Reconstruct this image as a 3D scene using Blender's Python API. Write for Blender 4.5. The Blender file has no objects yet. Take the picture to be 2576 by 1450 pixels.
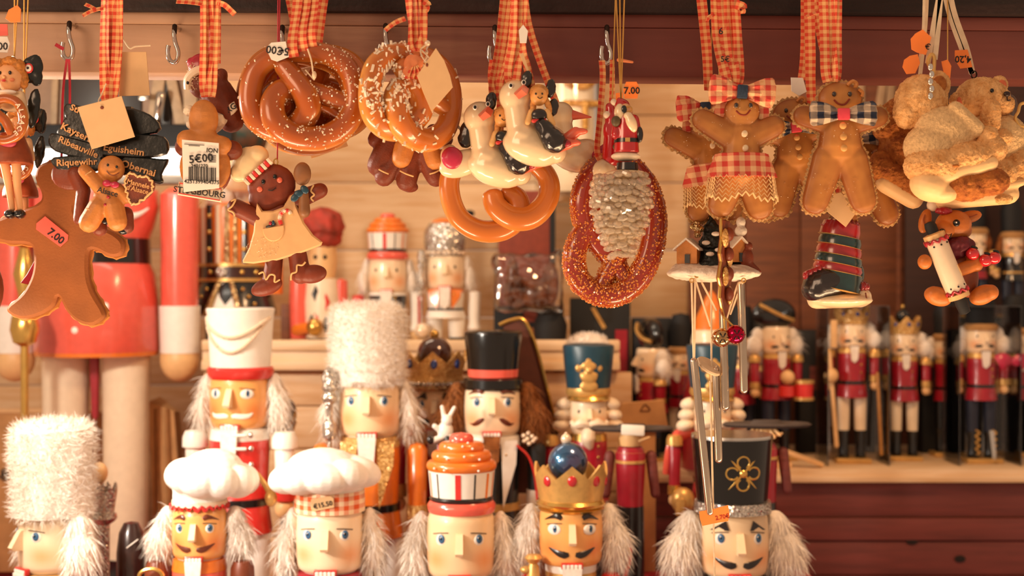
import bpy, bmesh, math, random
from mathutils import Vector, Matrix, Euler, noise
random.seed(7)
SC = bpy.context.scene
COL = SC.collection
F = 3397.0      # focal length in photograph pixels (2576 wide)
ZC = 1.5        # eye height
def P(px, py, D):
    return Vector(((px - 1288) * D / F, D, ZC + (725 - py) * D / F))

# ------------------------------------------------------------------ camera
cam = bpy.data.cameras.new('camera'); camo = bpy.data.objects.new('camera', cam); COL.objects.link(camo)
cam.sensor_width = 36; cam.lens = 36 * F / 2576; cam.clip_start = .05
camo.location = (0, 0, ZC); camo.rotation_euler = (math.pi / 2, 0, 0)
cam.dof.use_dof = True; cam.dof.focus_distance = 1.22; cam.dof.aperture_fstop = 5.2; cam.dof.aperture_blades = 9
SC.camera = camo
# ------------------------------------------------------------------ light
wd = bpy.data.worlds.new('world'); SC.world = wd; wd.use_nodes = True
bg = wd.node_tree.nodes['Background']; bg.inputs[0].default_value = (1.0, .66, .44, 1); bg.inputs[1].default_value = .5
def lamp(name, kind, loc, target, power, color, size=.2, sy=None, spot=None):
    l = bpy.data.lights.new(name, kind); o = bpy.data.objects.new(name, l); COL.objects.link(o)
    l.energy = power; l.color = color; o.location = loc
    if kind == 'AREA':
        l.size = size
        if sy: l.shape = 'RECTANGLE'; l.size_y = sy
    else: l.shadow_soft_size = size
    if spot: l.spot_size = math.radians(spot); l.spot_blend = .4
    o.rotation_euler = (Vector(target) - Vector(loc)).to_track_quat('-Z', 'Y').to_euler()
    return o
# stall lamp behind the beam, upper left: the key on the nutcracker rows
lamp('stall_lamp_left', 'AREA', (-.70, 1.31, ZC + .15), (-.1, 1.6, ZC - .25), 5.0, (1, .88, .72), .07)
# unseen spot added at the left, aimed along the front row of nutcrackers
lamp('front_row_spot', 'SPOT', (-.70, 1.05, ZC - .02), (-.20, 1.5, ZC - .34), 16, (1, .92, .80), .035, None, 58)
# second stall lamp further right and weaker
lamp('stall_lamp_right', 'AREA', (.34, 1.38, ZC + .48), (.45, 1.8, ZC - .2), 4.2, (1, .56, .27), .14)
# unseen warm fill added in front of the stall, left of the camera
lamp('front_fill', 'AREA', (-1.1, .15, ZC + .45), (-.15, 1.25, ZC + .1), 8, (1, .64, .40), .6)
# unseen lights added below, shining up in place of bounce off the counter
lamp('bounce_fill_left', 'AREA', (-.42, 1.02, ZC - .36), (-.42, .55, ZC + .2), 7.5, (1, .68, .42), .5, .08)
lamp('bounce_fill_right', 'AREA', (.48, 1.02, ZC - .40), (.46, .55, ZC + .2), 8, (1, .62, .33), .7, .08)
# lamp over the back wall
lamp('wall_lamp', 'AREA', (-.45, 1.98, ZC + .6), (-.45, 2.3, ZC - .1), 1.8, (1, .80, .58), .5, .1)
# small unseen spot added to brighten the lettered jar at the back
lamp('jar_fill_spot', 'SPOT', (.02, 1.75, ZC + .42), (.10, 2.22, ZC + .24), 4.5, (1, .93, .82), .03, None, 22)
SC.view_settings.view_transform = 'Standard'; SC.view_settings.look = 'None'
SC.view_settings.gamma = 1; SC.view_settings.exposure = 0.18; SC.view_settings.use_curve_mapping = False

# ------------------------------------------------------------------ materials
def lin(h):
    h = h.lstrip('#'); v = [int(h[i:i + 2], 16) / 255 for i in (0, 2, 4)]
    return tuple(c / 12.92 if c <= .04045 else ((c + .055) / 1.055) ** 2.4 for c in v) + (1,)
MATS = {}
def base_mat(name):
    m = bpy.data.materials.new(name); m.use_nodes = True
    nt = m.node_tree; return m, nt, nt.nodes['Principled BSDF'], nt.nodes.new, nt.links.new
def mat(name, col, rough=.5, metal=0, var=.1, scale=90, bump=0, bscale=300, coat=0, col2=None, trans=0, kind='noise', sss=0, emit=0, alpha=1):
    if name in MATS: return MATS[name]
    m, nt, b, N, L = base_mat(name)
    c = lin(col); c2 = lin(col2) if col2 else tuple(x * (1 - var * 2) for x in c[:3]) + (1,)
    tc = N('ShaderNodeTexCoord')
    if kind == 'noise':
        n = N('ShaderNodeTexNoise'); n.inputs['Scale'].default_value = scale; n.inputs['Detail'].default_value = 3
        L(tc.outputs['Object'], n.inputs['Vector']); fac = n.outputs['Fac']
    elif kind == 'grain':
        mp = N('ShaderNodeMapping'); mp.inputs['Scale'].default_value = (1.2, 8, 14); L(tc.outputs['Object'], mp.inputs[0])
        n = N('ShaderNodeTexNoise'); n.inputs['Scale'].default_value = scale; n.inputs['Detail'].default_value = 5; n.inputs['Distortion'].default_value = .6
        L(mp.outputs[0], n.inputs['Vector']); fac = n.outputs['Fac']
    mx = N('ShaderNodeMix'); mx.data_type = 'RGBA'; mx.inputs[6].default_value = c; mx.inputs[7].default_value = c2
    mr = N('ShaderNodeMapRange'); mr.inputs[1].default_value = .35; mr.inputs[2].default_value = .7
    L(fac, mr.inputs[0]); L(mr.outputs[0], mx.inputs[0]); L(mx.outputs[2], b.inputs['Base Color'])
    b.inputs['Roughness'].default_value = rough; b.inputs['Metallic'].default_value = metal
    b.inputs['Coat Weight'].default_value = coat; b.inputs['Coat Roughness'].default_value = .12
    if sss: b.inputs['Subsurface Weight'].default_value = sss; b.inputs['Subsurface Radius'].default_value = (.004, .002, .001); b.inputs['Subsurface Scale'].default_value = 1
    if trans: b.inputs['Transmission Weight'].default_value = trans
    if emit: b.inputs['Emission Color'].default_value = c; b.inputs['Emission Strength'].default_value = emit
    if bump:
        bn = N('ShaderNodeTexNoise'); bn.inputs['Scale'].default_value = bscale; bn.inputs['Detail'].default_value = 4
        L(tc.outputs['Object'], bn.inputs['Vector'])
        bp = N('ShaderNodeBump'); bp.inputs['Strength'].default_value = bump; bp.inputs['Distance'].default_value = .002
        L(bn.outputs['Fac'], bp.inputs['Height']); L(bp.outputs[0], b.inputs['Normal'])
    MATS[name] = m; return m
def glitter(name, col, col2, scale=900, metal=.85, amt=1.0):
    """tiny flat flakes, each tilted its own way"""
    m, nt, b, N, L = base_mat(name)
    tc = N('ShaderNodeTexCoord'); v = N('ShaderNodeTexVoronoi'); v.inputs['Scale'].default_value = scale
    L(tc.outputs['Object'], v.inputs['Vector'])
    mx = N('ShaderNodeMix'); mx.data_type = 'RGBA'; mx.inputs[6].default_value = lin(col); mx.inputs[7].default_value = lin(col2)
    sp = N('ShaderNodeSeparateColor'); L(v.outputs['Color'], sp.inputs[0]); L(sp.outputs[0], mx.inputs[0]); L(mx.outputs[2], b.inputs['Base Color'])
    g = N('ShaderNodeNewGeometry'); s = N('ShaderNodeVectorMath'); s.operation = 'SUBTRACT'; s.inputs[1].default_value = (.5, .5, .5)
    L(v.outputs['Color'], s.inputs[0]); k = N('ShaderNodeVectorMath'); k.operation = 'SCALE'; k.inputs['Scale'].default_value = amt; L(s.outputs[0], k.inputs[0])
    a = N('ShaderNodeVectorMath'); L(g.outputs['Normal'], a.inputs[0]); L(k.outputs[0], a.inputs[1])
    nn = N('ShaderNodeVectorMath'); nn.operation = 'NORMALIZE'; L(a.outputs[0], nn.inputs[0]); L(nn.outputs[0], b.inputs['Normal'])
    b.inputs['Roughness'].default_value = .25; b.inputs['Metallic'].default_value = metal
    MATS[name] = m; return m
def gingham(name, light, dark, size, uv=True, fade=.55):
    """woven check: two sets of stripes, size in metres per check"""
    m, nt, b, N, L = base_mat(name)
    tc = N('ShaderNodeTexCoord'); sp = N('ShaderNodeSeparateXYZ'); L(tc.outputs['UV' if uv else 'Object'], sp.inputs[0])
    def st(o):
        d = N('ShaderNodeMath'); d.operation = 'MULTIPLY'; d.inputs[1].default_value = math.pi / size; L(o, d.inputs[0])
        s = N('ShaderNodeMath'); s.operation = 'SINE'; L(d.outputs[0], s.inputs[0])
        r = N('ShaderNodeMapRange'); r.inputs[1].default_value = -.12; r.inputs[2].default_value = .12; L(s.outputs[0], r.inputs[0]); return r.outputs[0]
    a = N('ShaderNodeMath'); L(st(sp.outputs[0]), a.inputs[0]); L(st(sp.outputs[1 if uv else 2]), a.inputs[1])
    cr = N('ShaderNodeValToRGB'); cr.color_ramp.interpolation = 'LINEAR'
    e = cr.color_ramp.elements; e[0].color = lin(light); e[1].color = lin(dark)
    mid = e.new(.5); mid.color = tuple(lin(light)[i] * (1 - fade) + lin(dark)[i] * fade for i in range(3)) + (1,)
    h = N('ShaderNodeMath'); h.operation = 'MULTIPLY'; h.inputs[1].default_value = .5; L(a.outputs[0], h.inputs[0]); L(h.outputs[0], cr.inputs[0])
    L(cr.outputs[0], b.inputs['Base Color']); b.inputs['Roughness'].default_value = .8
    nz = N('ShaderNodeTexNoise'); nz.inputs['Scale'].default_value = 1500; L(tc.outputs['Object'], nz.inputs['Vector'])
    bp = N('ShaderNodeBump'); bp.inputs['Strength'].default_value = .35; bp.inputs['Distance'].default_value = .0008; L(nz.outputs[0], bp.inputs['Height']); L(bp.outputs[0], b.inputs['Normal'])
    MATS[name] = m; return m
def attr_mat(name, col, col2, attr, rough=.45, coat=0, sss=0):
    """paint that runs from col to col2 where the painted attribute says so"""
    if name in MATS: return MATS[name]
    m, nt, b, N, L = base_mat(name)
    at = N('ShaderNodeAttribute'); at.attribute_name = attr
    mx = N('ShaderNodeMix'); mx.data_type = 'RGBA'; mx.inputs[6].default_value = lin(col); mx.inputs[7].default_value = lin(col2)
    L(at.outputs['Fac'], mx.inputs[0]); L(mx.outputs[2], b.inputs['Base Color']); b.inputs['Roughness'].default_value = rough
    b.inputs['Coat Weight'].default_value = coat; b.inputs['Coat Roughness'].default_value = .1
    MATS[name] = m; return m
def clear_mat(name, tint='#ffffff', fac=.12):
    m, nt, b, N, L = base_mat(name)
    tr = N('ShaderNodeBsdfTransparent'); tr.inputs[0].default_value = lin(tint); gl = N('ShaderNodeBsdfGlossy'); gl.inputs['Roughness'].default_value = .06
    fr = N('ShaderNodeFresnel'); fr.inputs[0].default_value = 1.45; ad = N('ShaderNodeMath'); ad.inputs[1].default_value = fac; L(fr.outputs[0], ad.inputs[0])
    mx = N('ShaderNodeMixShader'); L(ad.outputs[0], mx.inputs[0]); L(tr.outputs[0], mx.inputs[1]); L(gl.outputs[0], mx.inputs[2])
    L(mx.outputs[0], nt.nodes['Material Output'].inputs[0]); MATS[name] = m; return m

# ------------------------------------------------------------------ geometry
def catmull(pts, k=6, closed=False):
    pts = [Vector(p) for p in pts]; n = len(pts); out = []
    rng = range(n if closed else n - 1)
    for i in rng:
        g = (lambda j: pts[j % n]) if closed else (lambda j: pts[max(0, min(n - 1, j))])
        a, b, c, d = g(i - 1), g(i), g(i + 1), g(i + 2)
        for q in range(k):
            t = q / k
            out.append(.5 * ((2 * b) + (c - a) * t + (2 * a - 5 * b + 4 * c - d) * t * t + (3 * b - a - 3 * c + d) * t ** 3))
    if not closed: out.append(pts[-1].copy())
    return out
def lerp_list(v, n):
    if not isinstance(v, (list, tuple)): return [v] * n
    out = []
    for i in range(n):
        t = i / (n - 1) * (len(v) - 1); j = min(int(t), len(v) - 2); out.append(v[j] + (v[j + 1] - v[j]) * (t - j))
    return out
class Geo:
    def __init__(s): s.v = []; s.f = []; s.uv = []
    def add(s, v, f, uv=None, M=None):
        o = len(s.v)
        s.v += [(M @ Vector(p)) if M else Vector(p) for p in v]
        s.f += [tuple(i + o for i in q) for q in f]; s.uv += (uv if uv else [None] * len(f))
    def ell(s, c, r, rot=None, nu=16, nv=10):
        v = [(0, 0, 1)]; f = []
        for i in range(1, nv):
            a = math.pi * i / nv
            for j in range(nu):
                b = 2 * math.pi * j / nu; v.append((math.sin(a) * math.cos(b), math.sin(a) * math.sin(b), math.cos(a)))
        v.append((0, 0, -1)); L = len(v) - 1
        for j in range(nu): f.append((0, 1 + j, 1 + (j + 1) % nu))
        for i in range(nv - 2):
            for j in range(nu):
                a = 1 + i * nu + j; b = 1 + i * nu + (j + 1) % nu; f.append((a, a + nu, b + nu, b))
        o = 1 + (nv - 2) * nu
        for j in range(nu): f.append((L, o + (j + 1) % nu, o + j))
        R = Euler([math.radians(q) for q in rot]).to_matrix() if rot else Matrix.Identity(3)
        s.add([Vector(c) + R @ Vector((p[0] * r[0], p[1] * r[1], p[2] * r[2])) for p in v], f)
    def lathe(s, x, y, prof, n=28, wob=None):
        v = []; f = []
        for r, z in prof:
            for j in range(n):
                a = 2 * math.pi * j / n; rr = r * (wob(a, z) if wob else 1); v.append((x + rr * math.cos(a), y + rr * math.sin(a), z))
        for i in range(len(prof) - 1):
            for j in range(n):
                a = i * n + j; b = i * n + (j + 1) % n; f.append((a, b, b + n, a + n))
        if prof[0][0] > 0: f.append(tuple(range(n))[::-1])
        if prof[-1][0] > 0: f.append(tuple((len(prof) - 1) * n + j for j in range(n)))
        s.add(v, f)
    def sweep(s, path, rad, n=8, flat=1, closed=False, up=None):
        m = len(path); rad = lerp_list(rad, m); v = []; f = []; prev = None
        for i in range(m):
            a = path[(i - 1) % m] if (closed or i > 0) else path[i]; b = path[(i + 1) % m] if (closed or i < m - 1) else path[i]
            t = (b - a); t = t.normalized() if t.length > 1e-9 else Vector((0, 0, 1))
            if up: nx = t.cross(Vector(up)); 
            elif prev is None: nx = t.cross(Vector((0, 1, 0)) if abs(t.y) < .9 else Vector((1, 0, 0)))
            else: nx = prev - t * prev.dot(t)
            nx = nx.normalized() if nx.length > 1e-9 else Vector((1, 0, 0)); prev = nx; ny = t.cross(nx)
            for j in range(n):
                q = 2 * math.pi * j / n; v.append(path[i] + nx * rad[i] * math.cos(q) + ny * rad[i] * flat * math.sin(q))
        for i in range(m if closed else m - 1):
            for j in range(n):
                a = i * n + j; b = i * n + (j + 1) % n; c = ((i + 1) % m) * n; f.append((a, b, c + (j + 1) % n, c + j))
        if not closed:
            f.append(tuple(range(n))[::-1]); f.append(tuple((m - 1) * n + j for j in range(n)))
        s.add(v, f)
    def capsule(s, a, b, r1, r2, n=12):
        a = Vector(a); b = Vector(b); d = (b - a); L = d.length or 1e-6; d = d / L
        path = []; rad = []
        for q in (-90, -60, -30): t = math.radians(q); path.append(a + d * r1 * math.sin(t)); rad.append(max(r1 * math.cos(t), .02))
        path.append(a); rad.append(r1); path.append(b); rad.append(r2)
        for q in (30, 60, 90): t = math.radians(q); path.append(b + d * r2 * math.sin(t)); rad.append(max(r2 * math.cos(t), .02))
        s.sweep(path, rad, n)
    def box(s, c, d, rot=None, bev=0):
        bm = bmesh.new(); bmesh.ops.create_cube(bm, size=1)
        for q in bm.verts: q.co = Vector((q.co.x * d[0], q.co.y * d[1], q.co.z * d[2]))
        if bev: bmesh.ops.bevel(bm, geom=list(bm.edges), offset=bev, segments=2, profile=.5, affect='EDGES')
        R = Euler([math.radians(q) for q in rot]).to_matrix() if rot else Matrix.Identity(3)
        bm.verts.index_update()
        s.add([Vector(c) + R @ q.co for q in bm.verts], [tuple(q.index for q in fc.verts) for fc in bm.faces]); bm.free()
    def slab(s, out, y, t, bev=1):
        n = len(out); out = [Vector((p[0], p[1])) for p in out]
        ar = sum(out[i].x * out[(i + 1) % n].y - out[(i + 1) % n].x * out[i].y for i in range(n))
        if ar < 0: out = out[::-1]
        ins = []
        for i in range(n):
            e1 = (out[i] - out[i - 1]).normalized(); e2 = (out[(i + 1) % n] - out[i]).normalized()
            nn = Vector((-(e1.y + e2.y), e1.x + e2.x)); nn = nn.normalized() if nn.length > 1e-6 else Vector((0, 0)); ins.append(out[i] + nn * bev)
        v = [(p.x, y - t / 2, p.y) for p in ins] + [(p.x, y - t / 2 + bev, p.y) for p in out] + [(p.x, y + t / 2 - bev, p.y) for p in out] + [(p.x, y + t / 2, p.y) for p in ins]
        f = [tuple(range(n)), tuple(3 * n + i for i in range(n))[::-1]]
        for k in range(3):
            for i in range(n): a = k * n + i; b = k * n + (i + 1) % n; f.append((a, a + n, b + n, b))
        s.add(v, f)
    def hull(s, pts):
        bm = bmesh.new()
        for p in pts: bm.verts.new(p)
        r = bmesh.ops.convex_hull(bm, input=list(bm.verts)); bm.verts.index_update()
        s.add([q.co.copy() for q in bm.verts], [tuple(q.index for q in fc.verts) for fc in bm.faces]); bm.free()
    def ribbon(s, path, w, t=1.2, wd=(1, 0, 0), k=1, tw=0):
        """flat band with uv in metres; k converts to metres"""
        m = len(path); v = []; f = []; uv = []; l = 0; ls = [0]
        for i in range(1, m): l += (path[i] - path[i - 1]).length; ls.append(l)
        wd0 = Vector(wd); ws = lerp_list(w, m); tws = lerp_list(tw, m)
        for i in range(m):
            d = (path[min(i + 1, m - 1)] - path[max(i - 1, 0)]).normalized()
            a = wd0 - d * wd0.dot(d); a = a.normalized()
            a = Matrix.Rotation(math.radians(tws[i]), 3, d) @ a; nr = d.cross(a).normalized()
            p = path[i]; h = ws[i] / 2
            v += [p - a * h - nr * t / 2, p + a * h - nr * t / 2, p + a * h + nr * t / 2, p - a * h + nr * t / 2]
        for i in range(m - 1):
            o = 4 * i; u = ls[i] * k; u2 = ls[i + 1] * k; W = max(ws) * k
            for (a, b, x0, x1) in ((0, 1, 0, W), (1, 2, W, W), (2, 3, W, 0), (3, 0, 0, 0)):
                f.append((o + a, o + b, o + 4 + b, o + 4 + a)); uv.append(((x0, u), (x1, u), (x1, u2), (x0, u2)))
        f.append((0, 3, 2, 1)); uv.append(((0, 0),) * 4); o = 4 * (m - 1); f.append((o, o + 1, o + 2, o + 3)); uv.append(((0, 0),) * 4)
        s.add(v, f, uv)
    def mesh(s, name, k=1, smooth=True):
        me = bpy.data.meshes.new(name); me.from_pydata([p * k for p in s.v], [], s.f)
        if any(u for u in s.uv):
            ul = me.uv_layers.new(name='UVMap'); i = 0
            for fc, u in zip(s.f, s.uv):
                for j in range(len(fc)):
                    if u: ul.data[i].uv = u[j]
                    i += 1
        if smooth:
            me.shade_smooth()
            try: me.set_sharp_from_angle(angle=math.radians(38))
            except Exception: pass
        return me
PENDING = []     # (temp object, final name, material, parent, post)
def setp(o, label=None, cat=None, group=None, kind=None):
    if label: o['label'] = label
    if cat: o['category'] = cat
    if group: o['group'] = group
    if kind: o['kind'] = kind
    return o
class T:
    """one thing; all coordinates in photograph pixels at its own distance D: (px, depth, py)"""
    def __init__(s, name, label, cat, ax, ay, D, group=None, rz=0, kind=None, ry=0):
        s.s = D / F; s.ax = ax; s.ay = ay; s.D = D
        s.o = bpy.data.objects.new(name, None); COL.objects.link(s.o); s.o.empty_display_size = .02
        s.o.location = P(ax, ay, D); s.o.rotation_euler = (0, math.radians(ry), math.radians(rz))
        setp(s.o, label, cat, group, kind)
    def c(s, p): return Vector((p[0] - s.ax, p[1], s.ay - p[2]))
    def prims(s, g, prims):
        c = s.c
        for p in prims:
            k = p[0]
            if k == 'e': g.ell(c(p[1:4]), p[4:7], p[7] if len(p) > 7 else None, *(p[8] if len(p) > 8 else (16, 10)))
            elif k == 'c': g.capsule(c(p[1]), c(p[2]), p[3], p[4], p[5] if len(p) > 5 else 12)
            elif k == 'l': g.lathe(p[1] - s.ax, p[2], [(r, s.ay - z) for r, z in p[3]], p[4] if len(p) > 4 else 28, p[5] if len(p) > 5 else None)
            elif k == 'w': g.sweep(catmull([c(q) for q in p[1]], p[5] if len(p) > 5 else 5), p[2], p[3] if len(p) > 3 else 8, p[4] if len(p) > 4 else 1)
            elif k == 'wc': g.sweep(catmull([c(q) for q in p[1]], p[5] if len(p) > 5 else 5, True), p[2], p[3] if len(p) > 3 else 8, p[4] if len(p) > 4 else 1, True)
            elif k == 'b': g.box(c(p[1:4]), p[4:7], p[7] if len(p) > 7 else None, p[8] if len(p) > 8 else 0)
            elif k == 's': g.slab([(x - s.ax, s.ay - z) for x, z in p[1]], p[2], p[3], p[4] if len(p) > 4 else 1)
            elif k == 'h': g.hull([c(q) for q in p[1]])
            elif k == 'r': g.ribbon(catmull([c(q) for q in p[1]], 6), p[2], p[3] if len(p) > 3 else 1.2, p[4] if len(p) > 4 else (1, 0, 0), s.s, p[5] if len(p) > 5 else 0)
            elif k == 'g': p[1](g, s)
    def add(s, name, m, prims, par=None, label=None, kind=None, rot=None, piv=None, fn=None, smooth=True):
        g = Geo(); s.prims(g, prims)
        if rot:
            R = Euler([math.radians(q) for q in rot]).to_matrix(); o = s.c(piv)
            g.v = [o + R @ (v - o) for v in g.v]
        if fn: g.v = [fn(v) for v in g.v]
        me = g.mesh(name, s.s, smooth); me.materials.append(m)
        o = bpy.data.objects.new(name, me); COL.objects.link(o); o.parent = par or s.o
        return setp(o, label, None, None, kind)
    def blob(s, name, m, prims, vox=3.0, sm=4, par=None, label=None, fn=None, rot=None, piv=None, attr=None, kind=None):
        g = Geo(); s.prims(g, prims)
        if rot:
            R = Euler([math.radians(q) for q in rot]).to_matrix(); o = s.c(piv)
            g.v = [o + R @ (v - o) for v in g.v]
        me = g.mesh(name, 1, False); o = bpy.data.objects.new('tmp', me); COL.objects.link(o)
        r = o.modifiers.new('r', 'REMESH'); r.mode = 'VOXEL'; r.voxel_size = vox
        if sm: q = o.modifiers.new('s', 'SMOOTH'); q.factor = .5; q.iterations = sm
        fin = bpy.data.objects.new(name, bpy.data.meshes.new(name)); COL.objects.link(fin); fin.parent = par or s.o
        setp(fin, label, None, None, kind)
        PENDING.append((o, fin, m, s.s, fn, attr)); return fin
    def text(s, txt, x, y, z, size, m, rot=0, ext=.4, par=None, align='CENTER', name='lettering', rz=0, sx=1):
        cu = bpy.data.curves.new(name, 'FONT'); cu.body = txt; cu.size = size; cu.align_x = align; cu.align_y = 'CENTER'; cu.extrude = ext; cu.resolution_u = 2; cu.offset = size * .018
        o = bpy.data.objects.new('tmp', cu); COL.objects.link(o)
        M = Matrix.Translation(s.c((x, y, z))) @ Matrix.Rotation(math.radians(rz), 4, 'Z') @ Matrix.Rotation(math.radians(rot), 4, 'Y') @ Matrix.Rotation(math.pi / 2, 4, 'X') @ Matrix.Diagonal((sx, 1, 1, 1))
        fin = bpy.data.objects.new(name, bpy.data.meshes.new(name)); COL.objects.link(fin); fin.parent = par or s.o
        PENDING.append((o, fin, m, s.s, lambda v: M @ v, None)); return fin
    def fur(s, name, m, samp, n, L, w=1.2, bias=(0, 0, 0), rnd=.5, out=1, par=None, drop=0, core=None, kind='stuff'):
        """strands on a surface; samp() gives point, normal in thing pixels; core: solid prims underneath"""
        g = Geo()
        if core: s.prims(g, core)
        b = Vector(bias); v = []; f = []
        for i in range(n):
            p, nr = samp(); d = (nr * out + b + Vector((random.gauss(0, rnd), random.gauss(0, rnd), random.gauss(0, rnd)))).normalized()
            l = L * (.55 + .8 * random.random()); sd = d.cross(Vector((random.gauss(0, 1), random.gauss(0, 1), random.gauss(0, 1)))).normalized() * w
            q = p + d * l * .5 - Vector((0, 0, drop * l * .15)); e = p + d * l - Vector((0, 0, drop * l * .6)); o = len(v)
            v += [p - sd, p + sd, q + sd * .8, q - sd * .8, e]; f += [(o, o + 1, o + 2, o + 3), (o + 3, o + 2, o + 4)]
        g.add(v, f); me = g.mesh(name, s.s, True); me.materials.append(m)
        o = bpy.data.objects.new(name, me); COL.objects.link(o); o.parent = par or s.o
        return setp(o, None, None, None, kind)
    def samp_ell(s, els):
        ws = [e[3] * e[4] + e[4] * e[5] + e[3] * e[5] for e in els]
        def f():
            e = random.choices(els, ws)[0]; d = Vector((random.gauss(0, 1), random.gauss(0, 1), random.gauss(0, 1))).normalized()
            r = Vector(e[3:6]); p = s.c(e[0:3]) + Vector((d.x * r.x, d.y * r.y, d.z * r.z)); nn = Vector((d.x / r.x, d.y / r.y, d.z / r.z)).normalized(); return p, nn
        return f
    def samp_lathe(s, x, y, prof):
        seg = [(prof[i], prof[i + 1]) for i in range(len(prof) - 1)]
        ws = [(a[0] + b[0]) * math.hypot(a[0] - b[0], a[1] - b[1]) for a, b in seg]
        def f():
            a, b = random.choices(seg, ws)[0]; t = random.random(); r = a[0] + (b[0] - a[0]) * t; z = a[1] + (b[1] - a[1]) * t; q = random.random() * 2 * math.pi
            p = Vector((x - s.ax + r * math.cos(q), y + r * math.sin(q), s.ay - z)); dr = b[0] - a[0]; dz = -(b[1] - a[1]); L = math.hypot(dr, dz) or 1
            nr, nz = (-dz / L, dr / L)
            return p, Vector((nr * math.cos(q), nr * math.sin(q), nz))
        return f
def flush():
    """turn the waiting remeshed bodies and letters into plain meshes in one go"""
    dg = bpy.context.evaluated_depsgraph_get(); dg.update()
    for o, fin, m, k, fn, attr in PENDING:
        me = bpy.data.meshes.new_from_object(o.evaluated_get(dg)); me.name = fin.name
        me.materials.clear(); me.materials.append(m)
        if fn:
            for v in me.vertices: v.co = fn(v.co.copy())
        if attr:
            at = me.attributes.new(attr[0], 'FLOAT', 'POINT')
            for i, v in enumerate(me.vertices): at.data[i].value = attr[1](v.co)
        me.transform(Matrix.Scale(k, 4))
        if o.type == 'MESH': me.shade_smooth()
        old = fin.data; fin.data = me; bpy.data.meshes.remove(old)
    for o, *_ in PENDING: bpy.data.objects.remove(o)
    PENDING.clear()
def fuzz(amp, sc, amp2=0, sc2=1):
    """knobbly pile: push points about by noise (pixels)"""
    def f(v):
        d = noise.noise_vector(v * sc) * amp
        if amp2: d += noise.noise_vector(v * sc2) * amp2
        return v + d
    return f
# ------------------------------------------------------------------ materials in use
pine = mat('pine_boards', '#e0bf96', .55, 0, .12, 9, .15, 200, kind='grain', col2='#d0a474')
pine_sh = mat('pine_shelf', '#e6c9a4', .5, 0, .1, 8, .1, 200, kind='grain', col2='#d8b282')
brownw = mat('brown_boards', '#7d4526', .6, 0, .15, 8, .15, 200, kind='grain', col2='#5e321c')
redbeam = mat('red_brown_stain', '#84453a', .42, 0, .12, 7, .25, 260, kind='grain', col2='#6b342c')
def graded_beam():
    """pale tan at the left end, red brown towards the right, blotchy where they meet"""
    m, nt, b, N, L = base_mat('tan_to_red_beam'); tc = N('ShaderNodeTexCoord')
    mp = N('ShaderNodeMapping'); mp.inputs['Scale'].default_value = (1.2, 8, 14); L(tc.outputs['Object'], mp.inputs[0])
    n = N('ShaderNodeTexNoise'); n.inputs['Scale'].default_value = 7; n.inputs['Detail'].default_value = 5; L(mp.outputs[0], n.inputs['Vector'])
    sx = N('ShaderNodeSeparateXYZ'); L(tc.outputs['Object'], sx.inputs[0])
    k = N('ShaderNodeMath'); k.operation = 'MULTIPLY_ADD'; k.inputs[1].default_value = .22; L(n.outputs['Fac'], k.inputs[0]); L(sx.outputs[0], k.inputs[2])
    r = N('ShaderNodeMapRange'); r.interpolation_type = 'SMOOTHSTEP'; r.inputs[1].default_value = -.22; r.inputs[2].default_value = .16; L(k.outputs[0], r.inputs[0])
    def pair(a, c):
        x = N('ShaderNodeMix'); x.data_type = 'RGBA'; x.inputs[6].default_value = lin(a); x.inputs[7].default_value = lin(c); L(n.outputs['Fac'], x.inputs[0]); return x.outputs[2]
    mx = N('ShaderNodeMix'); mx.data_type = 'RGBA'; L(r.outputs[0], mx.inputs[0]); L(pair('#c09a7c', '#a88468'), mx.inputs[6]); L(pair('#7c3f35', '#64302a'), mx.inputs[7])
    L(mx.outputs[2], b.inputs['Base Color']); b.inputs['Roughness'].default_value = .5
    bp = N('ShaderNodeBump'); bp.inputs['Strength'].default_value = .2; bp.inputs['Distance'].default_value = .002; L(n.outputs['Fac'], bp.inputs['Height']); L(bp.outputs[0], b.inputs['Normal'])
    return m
redbeam = graded_beam()
darkbeam = mat('dark_weathered_wood', '#2c1714', .75, 0, .25, 6, .7, 180, kind='grain', col2='#120a0a')
maroonw = mat('maroon_stain', '#7d3b36', .6, 0, .12, 7, .1, 200, kind='grain', col2='#66302c')
knotm = mat('knot_wood', '#1c1210', .8)
blackm = mat('black_paint', '#0e1012', .25, 0, .05, coat=.6)
blackmatte = mat('black_matte', '#14161a', .7)
white = mat('white_paint', '#f2ece2', .4, 0, .03)
cream = mat('cream_paint', '#efdcc0', .4, 0, .04)
fabricw = mat('white_cotton', '#f4efe6', .9, 0, .03, bump=.15, bscale=900)
furw = mat('white_fur', '#f3eadf', .85, 0, .08, 200)
furb = mat('brown_fur', '#9a5a24', .8, 0, .25, 200)
silver = mat('silver_metal', '#d8d4ce', .22, 1, .03)
chrome = mat('chrome', '#cfc8c0', .12, 1, .02)
gold = mat('gold_paint', '#dcae66', .35, .45, .1, 120)
goldbr = mat('bright_gold', '#e2b765', .25, .9, .05)
red = mat('red_gloss', '#d8322c', .28, 0, .05, coat=.5)
coral = mat('coral_gloss', '#ea6150', .25, 0, .05, coat=.6)
orange = mat('orange_gloss', '#e87a26', .3, 0, .06, coat=.5)
crimson = mat('crimson', '#a3152a', .35, 0, .08, coat=.3)
magenta = mat('magenta', '#b82348', .35, 0, .08, coat=.3)
pink = mat('pink_bill', '#ea6a4e', .32, 0, .08, coat=.4)
teal = mat('petrol_blue', '#1c4254', .35, 0, .08)
blue = mat('blue_gem', '#1c3f8e', .12, .2, .05, coat=1)
bluepearl = mat('blue_pearl', '#2f6f9a', .18, .7, .25, 30, coat=1, col2='#5b4f7a')
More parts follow.
